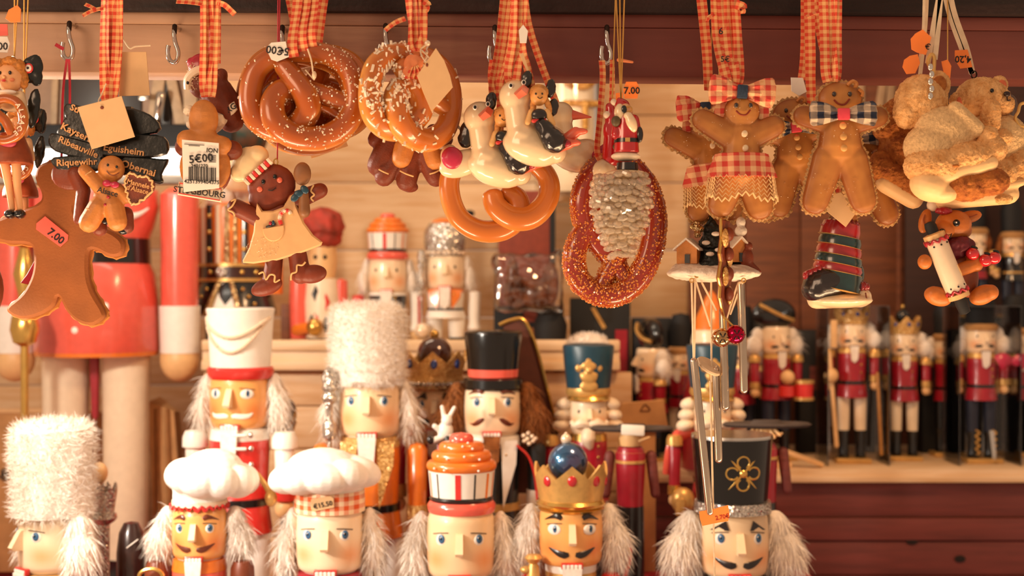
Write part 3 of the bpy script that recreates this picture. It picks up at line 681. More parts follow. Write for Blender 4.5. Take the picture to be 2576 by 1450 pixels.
def beads(t, name, m, pts, r, n, par=None):
    path = catmull(pts, 10); L = [0]
    for i in range(1, len(path)): L.append(L[-1] + (path[i] - path[i - 1]).length)
    pr = []
    for k in range(n):
        d = L[-1] * k / (n - 1); j = next(i for i in range(len(L)) if L[i] >= d - 1e-6); p = path[j]; pr.append(('e', p.x, p.y, p.z, r, r, r, None, (8, 6)))
    return t.add(name, m, pr, par)
def sceptre(t, x, y, y0, y1, r, m):
    t.add('sceptre', m, [('l', x, y, [(0, y0), (r * .6, y0 + r * .4), (r, y0 + r * 1.4), (r * .8, y0 + r * 2.4), (r * 1.0, y0 + r * 2.8), (r * .7, y0 + r * 3.2), (r * .95, y0 + r * 4), (r * .5, y0 + r * 5), (r * .4, y0 + r * 6.6), (r * .9, y0 + r * 7.4), (r * .8, y0 + r * 9), (r * .3, y0 + r * 9.4), (r * .25, y1), (0, y1)], 16)])
GF = 'front row of large nutcrackers'; GM = 'second row of large nutcrackers'
# ---- front row
t = nutcracker('nutcracker in a tall white fur hat turned left, lower left corner', 120, 1350, 165, 1.55, CF, skinl, crimson, gold, white, None, None, 'plain', rz=-42, group=GF, hairn=1500, hairw=1.6)
fur_hat(t, 128, [(0, 1072), (70, 1070), (98, 1085), (102, 1150), (98, 1240), (96, 1306), (70, 1312), (0, 1312)], 5200, 15, 1.0)
t.add('sash', crimson, [('b', 120, -70, 1478, 40, 30, 20, None, 3)])
t2 = T('silver_sceptre', 'silver glitter sceptre beside the tall white fur hat in the corner', 'sceptre', 262, zpy(CM, 1.68), 1.68)
t2.add('crown_head', glsilver, [crown_prim(262, 0, 24, 32, 1292, 1215, 1240, 8, 4), ('l', 262, 0, [(0, 1290), (30, 1292), (32, 1304), (26, 1312), (14, 1320), (12, t2.ay), (0, t2.ay)])])
for a in (-22, -8, 8, 22): t2.add('jewel', silver, [('e', 262 + a, -24, 1216 - abs(a) * -.4, 6, 6, 6)])
t2.add('bud', hand, [('e', 240, 30, 1195, 22, 22, 28)])
t2 = T('dark_bell', 'dark brown rounded toy with a pale thread beside the chef nutcracker', 'toy', 330, zpy(CF, 1.62), 1.62)
t2.add('body', mat('dark_brown_gloss', '#38201c', .3, 0, .1, coat=.5), [('l', 330, 0, [(0, 1312), (18, 1316), (30, 1340), (36, 1390), (36, 1450), (30, t2.ay), (0, t2.ay)])]); t2.add('thread', furw, [('c', (330, -36, 1372), (356, -34, 1352), 2, 1.5)])
t = nutcracker('moustached chef nutcracker with red zigzag band under a puffed white cap', 497, 1330, 140, 1.55, CF, skino, coral, orange, white, (browbr, 'up'), (browbr, 'arch'), 'plain', group=GF, hairn=1500, hairw=1.7, arm=crimson, ytop=1285, epaul=mat('brown_yoke', '#7a3a22', .4))
chef_hat(t, 520, 1197, 118, 66, (497, 70, 1266, 1278, cream), None, 12, .2)
t.add('zigzag_trim', red, [('wc', [(497 + 71 * math.sin(a * math.pi / 22), -71 * math.cos(a * math.pi / 22), 1281 + (5 if a % 2 else -5)) for a in range(44)], 5, 6, .5, 3)])
t.add('tassel', gold, [('c', (640, 30, 1205), (672, 20, 1250), 5, 9), ('e', 676, 18, 1266, 16, 14, 22)])
t.add('spoon_rim', goldbr, [('wc', [(388 + 30 * math.cos(a), -60, 1452 + 20 * math.sin(a)) for a in [i * math.pi / 6 for i in range(12)]], 5, 8)])
t = nutcracker('chef nutcracker with an orange gingham cap band and a price sticker', 826, 1347, 172, 1.55, CF, skinl, white, crimson, white, None, None, 'plain', group=GF, hairn=1500, hairw=1.1, ytop=1290)
chef_hat(t, 818, 1192, 142, 61, (826, 89, 1243, 1296, gingband), None, -10, .65)
t.add('price_sticker', card, [('s', [(791, 1254), (840, 1245), (848, 1252), (849, 1274), (796, 1285), (791, 1278)], -92, 2, .5)]); t.text('€15.50', 821, -94.2, 1268, 17, ink, -12)
t = nutcracker('nutcracker wearing an orange cupcake hat with a striped cup', 1158, 1358, 176, 1.55, CF, skinp, white, coral, white, None, None, 'plain', group=GF, hairn=1700, hairw=1.2, ytop=1296, bw=.8)
cupcake_hat(t, 1160, 92, 1100, 1194, 1302)
dots = [(-20, 1113), (2, 1110), (18, 1118), (-40, 1128), (5, 1126), (30, 1132), (-58, 1152), (-34, 1156), (10, 1150), (48, 1158), (-66, 1180), (-40, 1182), (46, 1184)]
for dx, z in dots: t.add('sprinkle', white, [('e', 1160 + dx, -math.sqrt(max(0, (38 + (z - 1105) * .72) ** 2 - dx * dx)) - 6, z, 3.2, 3, 3, None, (8, 6))])
t = nutcracker('moustached king nutcracker with a blue pearl ball on its gold crown', 1437, 1333, 165, 1.55, CF, skino, red, gold, white, (browbl, 'up'), (browbl, 'arch'), 'almond', group=GF, hairn=1900, hairw=1.5, ytop=1284, cuff=gold, bw=.8)
t.add('crown', gold, [crown_prim(1437, 0, 81, 94, 1268, 1172, 1206, 7, 6, 0)])
t.add('crown_band', goldbr, [('l', 1437, 0, [(60, 1266), (84, 1266), (90, 1274), (86, 1282), (80, 1285), (86, 1288), (80, 1294), (60, 1294)], 40)])
t.add('orb', bluepearl, [('e', 1430, 0, 1172, 51, 51, 51, None, (32, 20))]); t.add('pearl', mat('pearl', '#f0d8bc', .2, .2, .03, coat=1), [('e', 1425, 0, 1113, 14, 14, 14), ('l', 1425, 0, [(0, 1094), (5, 1098), (5, 1124), (0, 1126)])])
for a, dz in ((-44, 0), (0, -3), (44, 0), (78, 4)):
    q = math.radians(a); t.add('ruby', rubym, [('e', 1437 + 89 * math.sin(q), -89 * math.cos(q), 1212 + dz, 12, 6, 14, (0, 0, a))])
t.add('cape_edge', red, [('w', [(1540, 60, 1320), (1578, 60, 1360), (1594, 60, 1420), (1580, 60, 1480)], 6, 8)])
t.add('hand_mace', gold, [('l', 1340, -60, [(0, 1396), (16, 1398), (22, 1406), (16, 1416), (10, 1420), (14, 1428), (20, 1480), (0, 1485)]), ('e', 1322, -60, 1436, 16, 14, 10)])
t = nutcracker('moustached soldier nutcracker in a glossy black hat with a gold quatrefoil', 1852, 1356, 175, 1.55, CF, skinp, crimson, blackm, white, (browbl, 'up'), (browbl, 'wedge'), 'plain', group=GF, hairn=2400, hairw=1.9, ytop=1296)
t.add('hat', mat('black_lacquer', '#0d0b0a', .2, 0, .05, coat=.25), [('l', 1846, 0, [(0, 1108), (100, 1104), (105, 1106), (103, 1116), (90, 1272), (0, 1272)], 44)])
t.add('hat_rim', silver, [('l', 1846, 0, [(99, 1100), (104, 1100), (105, 1108), (99, 1108)], 44)])
t.add('glitter_band', glsilver, [('l', 1848, 0, [(80, 1270), (97, 1270), (99, 1298), (80, 1300)], 44)])
def onh(x, z): R = 100 - (z - 1108) * .07; u = x - 1846; return (x, -math.sqrt(max(1, R * R - u * u)) - 1, z)
em = []
for a in range(4):
    q = a * math.pi / 2; cxx, czz = 1859 + 27 * math.cos(q), 1190 + 28 * math.sin(q)
    em.append(('w', [onh(cxx + 15 * math.cos(q + b), czz + 15 * math.sin(q + b)) for b in [math.radians(d) for d in range(-150, 151, 30)]], 3.2, 6))
e0 = t.add('emblem', goldbr, em)
for a in (45, 135):
    q = math.radians(a); t.add('emblem_sword', goldbr, [('w', [onh(1859 + 52 * math.cos(q) * k, 1190 + 58 * math.sin(q) * k) for k in (-1, -.5, 0, .5, 1)], [1, 4, 4, 4, 1], 6)], e0)
t.add('emblem_pearl', goldbr, [('e', *onh(1859, 1190), 11, 9, 11)], e0)
# ---- second row
t = nutcracker('nutcracker in a tall white shako with silver bead chains and red rim', 598, 992, 152, 1.75, CM, skino, red, white, white, (white, 'white'), None, 'almond', group=GM, hairn=1300, hairw=1.1, rz=-8, ytop=945, cuff=red, arm=white, epaul=white)
t.add('shako', white, [('l', 600, 0, [(0, 786), (40, 782), (84, 776), (87, 780), (84, 796), (76, 930), (0, 932)], 40)])
t.add('shako_rim', red, [('l', 600, 0, [(50, 926), (80, 926), (85, 932), (84, 946), (78, 956), (50, 956)], 40)])
def ons(x, z, l=3): R = 86 - (z - 778) * .065; u = max(-R + .5, min(R - .5, x - 600)); return (x, -math.sqrt(max(0, R * R - u * u)) - l, z)
for zz in (40, 70):
    beads(t, 'bead_chain', MATS['pearl'], [t.c((600 + dx, ons(600 + dx, 800 + d)[1], 800 + d)) + Vector((t.ax, 0, -t.ay)) for dx, d in ()] or [(lambda p: (p[0], p[1], p[2]))(ons(600 + dx, 800 + zz * (1 - (dx / 84) ** 2) * 1.25)) for dx in (-83, -66, -45, -20, 5, 30, 52, 70, 83)], 5, 40)
for z in (1094, 1128, 1168): t.add('braid', white, [('c', (640, -78, z), (612, -84, z), 4, 4)]); t.add('braid_stud', silver, [('e', 652, -72, z, 7, 6, 8)])
t = nutcracker('nutcracker in the tall white fur hat at the middle with gold glitter coat', 928, 1010, 155, 1.75, CM, skinp, orange, glgold, white, None, None, 'plain', group=GM, hairn=1200, hairw=1.0, arm=orange, ytop=966, lapel=glgold, armlen=.36)
fur_hat(t, 922, [(0, 772), (60, 768), (90, 780), (95, 800), (92, 900), (94, 960), (84, 974), (0, 976)], 5200, 13, .9)
sceptre(t, 832, -60, 922, 1180, 20, glsilver)
t = nutcracker('king nutcracker in a gold glitter crown with blue gems and a dark ball', 1095, 1018, 122, 1.845, CM, skinp, crimson, gold, white, (browbl, 'blob'), (browbl, 'wedge'), 'plain', group=GM, hairn=900, ytop=984)
t.add('crown', glgold, [crown_prim(1092, 0, 70, 82, 950, 884, 915, 7, 5, 0), ('l', 1092, 0, [(50, 948), (73, 948), (74, 962), (50, 962)], 36)])
beads(t, 'bead_band', glsilver, [(1092 + 76 * math.sin(math.radians(a)), -76 * math.cos(math.radians(a)), 966) for a in range(-100, 101, 20)], 6, 26)
t.add('crown_base', glgold2, [('l', 1092, 0, [(50, 960), (72, 962), (76, 976), (70, 984), (50, 986)], 36)])
t.add('orb', mat('dark_plum_gloss', '#4a2a26', .15, .2, .05, coat=1), [('e', 1092, 0, 893, 45, 45, 45, None, (28, 18))]); t.add('knob', goldbr, [('e', 1092, 0, 843, 12, 12, 12), ('l', 1092, 0, [(0, 850), (6, 850), (8, 860), (0, 862)])])
for a in (-50, 2, 50): q = math.radians(a); t.add('sapphire', blue, [('e', 1092 + 79 * math.sin(q), -79 * math.cos(q), 916, 9, 5, 12, (0, 0, a))])
t = nutcracker('gentleman nutcracker in a black top hat with red band and brown hair', 1238, 1013, 145, 1.76, CM, skinl, blackm, white, white, (browbr, 'down'), (browbr, 'arch'), 'plain', hair=furb, beard=furb, group=GM, hairn=2200, hairw=1.7, ytop=978, lapel=white, arm=blackmatte)
lac = MATS['black_lacquer']
t.add('top_hat', lac, [('l', 1240, 0, [(0, 840), (68, 834), (74, 838), (75, 846), (70, 880), (64, 950), (0, 952)], 44)])
t.add('hat_ribbon', coral, [('l', 1240, 0, [(50, 932), (66, 932), (64, 952), (50, 954)], 44)])
t.add('brim', lac, [('l', 1240, 0, [(0, 954), (70, 954), (76, 958), (76, 980), (72, 984), (0, 985)], 44)])
pr = [('e', 1318 + dx, -30 + dy, 1100 + dz, 6, 5, 6, None, (10, 6)) for dx, dy, dz in ((0, 0, 0), (12, 0, -6), (22, 2, 2), (10, -3, 8), (24, 2, 14), (2, -2, 14), (14, -3, 20), (30, 4, 8))]
t.add('pearl_cluster', MATS['pearl'], pr); t.add('coat_piping', red, [('w', [(1300, -66, 1120), (1330, -60, 1150), (1346, -60, 1200), (1352, -60, 1260)], 3, 6)])
t2 = T('toy_rabbit', 'tiny white toy rabbit with dark paws in front of the glitter crowned king', 'toy', 1118, 1118, 1.70)
t2.blob('body', white, [('e', 1120, 0, 1085, 20, 16, 24), ('e', 1124, -4, 1058, 14, 13, 15), ('c', (1117, 0, 1050), (1112, 0, 1024), 6, 5), ('c', (1130, 0, 1050), (1143, 0, 1026), 6, 5), ('c', (1108, -4, 1084), (1094, -8, 1072), 7, 7), ('c', (1112, -6, 1100), (1090, -12, 1108), 8, 8), ('c', (1130, -6, 1100), (1142, -12, 1108), 8, 8)], 2, 3)
for x in (1084, 1128): t2.add('paw', browbl, [('e', x, -16, 1106 if x > 1100 else 1106, 10, 7, 11)])
t2.add('perch', crimson, [('b', 1115, 4, (1118 + zpy(CM, 1.70)) / 2, 30, 24, zpy(CM, 1.70) - 1118, None, 2)])
t2 = T('beaded_cap', 'dark plum cap with gold bead strings beside the white shako nutcracker', 'toy', 728, zpy(CM, 1.84), 1.84)
t2.blob('cap', MATS['dark_plum_gloss'], [('e', 722, 0, 1048, 24, 24, 44, (0, 8, 0)), ('e', 706, 0, 1080, 26, 24, 24)], 3, 2)
for dz in (0, 26): beads(t2, 'bead_string', goldbr, [(694, -26, 1092 + dz), (716, -28, 1084 + dz), (736, -24, 1064 + dz), (746, -16, 1036 + dz)], 4, 12)
t2.add('stand', browbr, [('l', 722, 0, [(0, 1090), (16, 1092), (18, t2.ay), (0, t2.ay)])])
# ---- resin soldiers in blue shakos
GK = 'resin soldiers in petrol blue shakos'
def resin(label, cx, D, sc=1.0):
    t = nutcracker(label, cx, 1036, 96 * sc, D, CR, skinl, crimson, goldbr, white, (cream, 'white'), None, 'dot', hair=None, beard=None, group=GK, teeth=0, ytop=1005, arm=crimson, cuff=goldbr, epaul=gold, armx=1.0, small=True, armlen=.4)
    t.add('shako', teal, [('l', cx, 0, [(0, 868), (40, 866), (64 * sc, 870), (66 * sc, 876), (62 * sc, 920), (54 * sc, 990), (0, 992)], 36)])
    b = t.add('shako_trim', gold, [('l', cx, 0, [(30, 976), (56, 978), (58, 990), (54, 998), (30, 998)], 30)])
    t.add('visor', goldbr, [('l', cx, -10, [(30, 998), (52, 999), (56, 1006), (52, 1010), (30, 1008)], 30)])
    em = [('e', cx - 2, -58, 905, 12, 6, 14), ('e', cx - 2, -58, 920, 20, 7, 14), ('e', cx - 26, -52, 926, 11, 6, 11), ('e', cx + 22, -52, 926, 11, 6, 11), ('e', cx - 2, -57, 948, 22, 7, 18), ('e', cx - 2, -55, 972, 24, 7, 16), ('e', cx - 18, -54, 944, 8, 6, 8), ('e', cx + 14, -54, 944, 8, 6, 8), ('e', cx - 2, -64, 932, 7, 4, 7)]
    t.blob('plume_badge', gold, em, 2.5, 2)
    for sx in (-1, 1):
        for k in range(3): t.add('curl', cream, [('e', cx + sx * (58 + 5 * k), 4, 1020 + 27 * k, 24, 24, 16, (0, sx * 14, 0))])
        t.add('moustache_curl', cream, [('w', [(cx, -50, 1068), (cx + sx * 18, -52, 1064), (cx + sx * 36, -46, 1070), (cx + sx * 46, -40, 1060)], [10, 13, 10, 4], 8)])
    t.add('beard_tuft', cream, [('w', [(cx, -44, 1080), (cx - 4, -48, 1105), (cx + 4, -46, 1130)], [16, 20, 5], 10)])
    return t
resin('resin soldier in a blue shako with gold badge behind the blue pearl ball', 1481, 1.80)
t = resin('resin soldier in a blue shako with red cape behind the wind chime tubes', 1794, 1.80)
t.add('cape', coral, [('w', [(1770, 20, 1085), (1720, 10, 1096), (1690, 0, 1130), (1676, 6, 1200)], [16, 18, 14, 8], 10, .5)])
t.add('raised_glove', gold, [('e', 1716, -30, 1262, 30, 22, 34), ('b', 1706, -50, 1275, 22, 14, 44, None, 4)])
t2 = T('white_fur_cap', 'white fur cap showing above the left blue shako', 'hat', 1480, zpy(CR, 1.92), 1.92)
t2.fur('fur', furw, t2.samp_ell([(1478, 0, 868, 52, 50, 28)]), 700, 10, 1, (0, 0, .2), .6, core=[('e', 1478, 0, 868, 52, 50, 28), ('l', 1478, 0, [(0, 880), (40, 880), (40, t2.ay), (0, t2.ay)])])
# ---- wide brimmed wooden figures
def brim_fig(label, cx, yb_, D, hx, hrx, tag):
    t = T('hatted_figurine', label, 'figurine', cx, zpy(CR, D), D, 'wooden figurines under wide dark hats'); a = t.ay
    t.add('hat', mat('dark_felt', '#4a3f3a', .8, 0, .1, 60), [('l', hx, 0, [(0, yb_ - 14), (hrx * .3, yb_ - 14), (hrx * .4, yb_ - 2), (hrx * .92, yb_ - 8), (hrx, yb_ - 3), (hrx * .92, yb_ + 3), (hrx * .3, yb_ + 6), (0, yb_ + 6)], 44)], fn=lambda v: Vector((v.x, v.y * .42 + 8, v.z)))
    t.add('head', skino if False else hand, [('l', cx, 0, [(0, yb_ + 4), (26, yb_ + 6), (28, yb_ + 22), (25, yb_ + 40), (0, yb_ + 42)])])
    t.add('nose', hand, [('c', (cx + 20, -18, yb_ + 26), (cx + 44, -26, yb_ + 16), 4, 3)])
    t.add('tunic', crimson, [('l', cx, 0, [(0, yb_ + 40), (30, yb_ + 42), (38, yb_ + 60), (36, yb_ + 110), (33, yb_ + 190), (30, yb_ + 190), (0, yb_ + 190)])])
    for z, r in ((58, 36), (78, 39), (98, 36)): t.add('braid', gold, [('l', cx, 0, [(r - 6, yb_ + z - 5), (r, yb_ + z - 3), (r, yb_ + z + 4), (r - 6, yb_ + z + 6)])])
    t.add('stand', blackm, [('l', cx, 0, [(0, yb_ + 188), (34, yb_ + 190), (36, a), (0, a)])])
    for sx in (-1, 1): t.add('arm', maroonw, [('c', (cx + sx * 52, 4, yb_ + 66), (cx + sx * 62, -2, yb_ + 160), 14, 12)])
    if tag: t.add('price_tag', paperw, [('b', cx + 2, -hrx * .40, yb_ - 4, 58, 4, 26, (0, 3, 0), 3)])
    return t
brim_fig('wooden figurine under a wide dark hat carrying a white price tag', 1586, 1082, 1.715, 1590, 108, True)
t = brim_fig('wooden figurine under a wide dark hat right of the chime', 1918, 1072, 1.735, 1930, 114, False)
for i in range(6): t.add('straw', hand, [('c', (1890 + i * 11, -20, 1080), (1886 + i * 14, -30, 1104 - (i % 3) * 6), 5, 4)])
t2 = T('wooden_tag', 'tilted pale wooden board with a faint triangle mark', 'board', 1620, zpy(CR, 1.92), 1.92)
t2.add('board', cardb, [('s', [(1556, 1030), (1566, 1014), (1668, 1006), (1682, 1082), (1560, 1092)], 0, 14, 2)]); t2.add('mark', brownw, [('w', [(1610, -8, 1034), (1622, -8, 1018), (1634, -8, 1032), (1610, -8, 1034)], 1.6, 6)])
t2.add('prop', cardb, [('b', 1620, 10, 1260, 60, 12, 360, None, 2)])
# ---- giant red nutcracker
t = T('giant_nutcracker', 'giant red nutcracker with black belt and white legs at the left', 'nutcracker', 245, zpy(CB, 2.05), 2.05); yb = t.ay
t.add('jacket', coral, [('l', 245, 0, [(0, 462), (120, 466), (150, 480), (152, 520), (140, 570), (128, 604), (0, 606)], 48)])
t.add('belt', blackm, [('l', 245, 0, [(0, 602), (130, 602), (132, 664), (0, 666)], 48)])
t.add('skirt', coral, [('l', 245, 0, [(0, 662), (130, 662), (142, 690), (150, 760), (153, 880), (148, 888), (0, 889)], 48)])
t.add('hem_band', orange, [('l', 245, 0, [(60, 882), (151, 882), (150, 893), (60, 894)], 48)])
t.add('collar_point', white, [('w', [(322, -128, 540), (345, -112, 552), (372, -88, 545), (392, -66, 528)], [10, 12, 6, 2], 8, .5)])
for x, z in ((239, 706), (305, 770), (237, 827), (150, 770)): q = x - 245; t.add('button', white, [('e', x, -math.sqrt(150 * 150 - q * q) + 2, z, 10, 6, 10)])
t.add('head', skinp, [('l', 245, 0, [(0, 275), (100, 280), (108, 360), (104, 455), (0, 462)], 40)])
t.add('hair', furw, [('e', 245, 40, 375, 118, 90, 84)])
for sx, x in ((-1, 38), (1, 452)):
    r = 48; dx = 0
    t.add('arm', coral, [('l', x, 0, [(0, 472), (30, 474), (r, 490), (r - 2, 772), (0, 773)])]); t.add('cuff', white, [('l', x, 0, [(0, 768), (r + 3, 770), (r, 888), (0, 892)])])
    t.add('hand', hand, [('e', x, 0, 905, 49, 48, 56)])
    t.add('leg', cream, [('l', 166 if sx < 0 else 317, 0, [(0, 888), (60, 888), (57, 1000), (54, yb - 90), (0, yb - 88)])])
    t.add('boot', blackm, [('l', 166 if sx < 0 else 317, 0, [(0, yb - 92), (58, yb - 92), (54, yb - 40), (62, yb - 20), (0, yb - 18)])])
t.add('lever', crimson, [('s', [(232, 880), (256, 880), (254, 1045), (246, 1060), (238, 1040)], -20, 20, 3)])
t.add('stand', blackm, [('b', 245, 0, yb - 10, 330, 220, 20, None, 4)])
t2 = T('gold_sceptre', 'gold mace with a rounded head at the left edge', 'sceptre', 62, zpy(CB, 1.90), 1.90)
t2.add('head', goldbr, [('l', 62, 0, [(0, 560), (16, 562), (22, 575), (12, 590), (24, 602), (24, 612), (12, 625), (16, 640), (28, 690), (16, 740), (14, 770), (32, 800), (36, 830), (28, 862), (10, 872), (8, t2.ay), (0, t2.ay)], 24)])
# ---- black and orange guardsman on the ledge
t = T('guardsman_nutcracker', 'guardsman nutcracker in orange and black with studded belt on the ledge', 'nutcracker', 588, zpy(LEDGE, 2.16), 2.16); yb = t.ay
t.add('coat', orange, [('l', 588, 0, [(0, 508), (60, 512), (86, 526), (84, 600), (80, 668), (0, 670)], 40)])
for dx, m_, w_ in ((-44, blackm, 12), (0, glgold2, 9), (42, blackm, 11), (-62, cream, 8), (-22, cream, 8), (20, glgold2, 7)): t.add('braid', m_, [('w', [(588 + dx, -math.sqrt(86 * 86 - dx * dx) + 2, z) for z in (520, 560, 610, 664)], w_ * .8, 8, .6)])
for dx in (-44, 42):
    for z in (548, 588, 630): t.add('stud', goldbr, [('e', 588 + dx, -math.sqrt(86 * 86 - dx * dx) - 5, z, 6, 5, 6, None, (8, 6))])
t.add('belt', mat('oxblood', '#3a1614', .35, 0, .1, coat=.5), [('l', 588, 0, [(0, 668), (83, 668), (84, 704), (0, 706)], 40)])
for z in (668, 705): t.add('belt_edge', gold, [('l', 588, 0, [(70, z - 5), (88, z - 4), (88, z + 4), (70, z + 5)], 40)])
t.add('buckle', glsilver, [('e', 575, -86, 686, 15, 7, 15)]); 
for dx in (-42, 36, 66): t.add('stud', goldbr, [('e', 588 + dx, -math.sqrt(84 * 84 - dx * dx) - 2, 686, 6, 5, 6, None, (8, 6))])
t.add('skirt', blackm, [('l', 588, 0, [(0, 704), (82, 706), (92, 730), (104, 775), (106, 790), (0, 792)], 40)])
t.add('skirt_panel', white, [('h', [(570, -84, 712), (600, -84, 712), (548, -106, 780), (620, -106, 780), (570, -70, 712), (600, -70, 712), (548, -80, 780), (620, -80, 780)])])
for a in (-1, 1):
    t.add('skirt_trim', glgold2, [('c', (585 + a * 16, -88, 714), (585 + a * 40, -112, 786), 7, 8)]); t.add('arm', orange, [('l', 588 + a * 100, 0, [(0, 518), (22, 524), (24, 740), (0, 742)])])
    t.add('leg', blackm, [('l', 588 + a * 40, 0, [(0, 788), (32, 788), (30, yb), (0, yb)])])
    for k in range(3): t.add('stud', goldbr, [('e', 585 + a * (44 + 14 * k), -92 + 3 * k, 728 + 18 * k, 5, 5, 5, None, (8, 6))])
face(t, 588, 420, 110, skinp, None, None, 'dot', 370, None, 0)
t.fur('beard', furw, t.samp_ell([(560, -30, 500, 34, 30, 48), (588, 10, 440, 68, 56, 60)]), 700, 18, 1.2, (0, 0, -1), .4, core=[('e', 560, -30, 500, 34, 30, 48), ('e', 588, 20, 440, 66, 50, 60)])
t.blob('bonnet', mat('dark_green_plaid', '#1d3a34', .6, 0, .6, 60, col2='#6a3a1c'), [('e', 600, 0, 350, 74, 66, 52)], 5, 2)
# ---- small ones on the ledge
GL = 'figures on the back ledge'
t = T('mushroom_figurine', 'figurine under a crumpled red mushroom cap holding a gold ball', 'figurine', 800, zpy(LEDGE, 2.16), 2.16, GL); yb = t.ay
t.blob('mushroom_cap', mat('dark_red_felt', '#b03424', .7, 0, .4, 50, col2='#7a2a18'), [('e', 812, 0, 570, 54, 50, 48), ('e', 806, 0, 605, 52, 50, 22)], 4, 2, fn=fuzz(9, .04))
t.add('head', hand, [('l', 812, 0, [(0, 620), (34, 622), (36, 660), (30, 700), (0, 702)])])
for x in (798, 822): t.add('eye', pupil, [('e', x, -34, 648, 5, 4, 6)])
t.add('tunic', cream, [('l', 812, 0, [(0, 698), (40, 702), (46, 760), (42, 850), (0, 852)])])
for x, z, m_ in ((800, 740, blackm), (826, 760, red), (806, 790, red), (790, 812, blackm), (826, 815, blackm)): t.add('diamond', m_, [('h', [(x - 10, -42, z), (x + 10, -42, z), (x, -44, z - 22), (x, -44, z + 22), (x, -30, z)])])
t.add('sleeve', coral, [('l', 752, 0, [(0, 690), (22, 696), (25, 760), (22, 852), (0, 854)])]); t.add('forearm', orange, [('c', (752, -20, 830), (790, -50, 822), 16, 13)])
t.add('sleeve', coral, [('l', 858, 0, [(0, 700), (16, 706), (18, 850), (0, 852)])])
t.add('gold_ball', goldbr, [('e', 800, -60, 822, 20, 20, 22)]); t.add('boots', blackm, [('b', 812, 0, (852 + yb) / 2, 80, 60, yb - 852, None, 6)])
t.add('side_block', brownw, [('b', 720, 0, 810, 22, 30, 90, None, 2)])
t = nutcracker('small nutcracker in an orange cupcake hat on the ledge', 974, 680, 96, 2.14, LEDGE, skinl, blackm, white, white, None, None, 'dot', hair=furw, group=GL, hairn=500, ytop=650, arm=red, armlen=.6)
cupcake_hat(t, 974, 56, 536, 586, 654)
t = nutcracker('small nutcracker in a silver glitter crown on the ledge', 1120, 672, 94, 2.14, LEDGE, skinl, white, orange, white, None, None, 'dot', hair=furw, group=GL, hairn=500, ytop=640, arm=white, cuff=white, armlen=.6, lapel=orange)
t.add('crown', glsilver, [('l', 1118, 0, [(0, 556), (40, 560), (52, 582), (53, 610), (48, 644), (0, 646)], 36)])
t.add('crown_cap', orange, [('e', 1115, 0, 572, 38, 36, 26)]); t.add('crown_glints', MATS['pearl'], [('e', 1118 + 48 * math.sin(math.radians(a)), -48 * math.cos(math.radians(a)), 636, 5, 5, 5, None, (8, 6)) for a in range(-80, 81, 16)])
sceptre(t, 1060, -30, 628, 850, 11, glsilver); t.add('bauble', MATS['pearl'], [('e', 1064, -36, 832, 20, 20, 20)])
# ---- figurines on the right shelf
GS = 'small figurines on the right hand shelf'
def small_nut(label, cx, ye, fw, hat, coat=crimson, legs=cream, D=2.1, hairn=450, **k):
    t = nutcracker(label, cx, ye, fw, D, SH_R, skinl, coat, gold, legs, (browbl, 'blob'), None, 'dot', hair=furw, group=GS, hairn=hairn, small=True, teeth=4, hairw=2.0, armx=.8, epaul=gold, name='nutcracker_figurine', **k)
    hat(t, cx, ye - .3 * fw); return t
def h_crown(gem):
    def f(t, cx, y):
        r = t.fw * .52; t.add('crown', glgold, [crown_prim(cx, 0, r, r * 1.2, y + 4, y - .65 * t.fw, y - .3 * t.fw, 6, 3, 0)])
        for a in (-40, 10, 50): q = math.radians(a); t.add('gem', gem, [('e', cx + r * 1.12 * math.sin(q), -r * 1.12 * math.cos(q), y - .33 * t.fw, 5, 4, 6, (0, 0, a), (8, 6))])
    return f
def h_black(t, cx, y):
    r = t.fw * .55; t.add('bicorne', blackm, [('e', cx - 6, 0, y - r * .9, r * 1.5, r * .6, r * 1.0)]); t.add('cord', gold, [('w', [(cx - r * 1.3, -r * .4, y - r * 1.5), (cx - r * .6, -r * .7, y - r * 1.1), (cx + r * .3, -r * .7, y - r * .7), (cx + r, -r * .4, y - r * .5)], 5, 8)])
def h_cap(t, cx, y):
    r = t.fw * .55; t.add('cap', mat('tan_felt', '#b98a54', .7), [('l', cx, 0, [(0, y - 10), (r * .9, y - 9), (r * 1.1, y - 2), (r, y + 8), (0, y + 9)])]); t.add('bearskin', blackmatte, [('l', cx, 10, [(0, y - 95), (r * .7, y - 90), (r * .95, y - 60), (r * .85, y - 8), (0, y - 8)])])
def h_ball(t, cx, y):
    h_crown(blue)(t, cx, y); t.add('ball', blackm, [('e', cx - 4, 0, y - t.fw * .62, t.fw * .28, t.fw * .28, t.fw * .3)]); t.add('knob', goldbr, [('e', cx - 4, 0, y - t.fw * 1.0, 5, 5, 6)])
navy = mat('navy_trousers', '#20263a', .5)
t = small_nut('drummer figurine in a black hat with a gold cord on the shelf', 1955, 848, 72, h_black, crimson, navy, armlen=.33, rz=12)
t.add('drum', red, [('l', 2005, -56, [(0, 960), (24, 962), (22, 1000), (0, 1002)])]); 
for z in (960, 1002): t.add('drum_rim', gold, [('l', 2005, -56, [(15, z - 5), (26, z - 4), (26, z + 4), (15, z + 5)])])
t.add('front_hand', hand, [('e', 1960, -60, 948, 18, 18, 18)]); t.add('drum', red, [('l', 1962, -50, [(0, 968), (20, 970), (20, 996), (0, 998)])])
t = small_nut('tall king figurine with white legs and a wooden staff on the shelf', 2146, 834, 70, h_crown(blue), crimson, cream, D=2.07, rz=-4)
t.add('staff', hand, [('c', (2084, -40, 890), (2100, -46, 1120), 5, 6), ('b', 2094, -40, 840, 16, 14, 70, None, 2)]); t.add('staff', mat('brass_rod', '#b07a3a', .4), [('c', (2204, -30, 940), (2212, -40, 1140), 4, 5)])
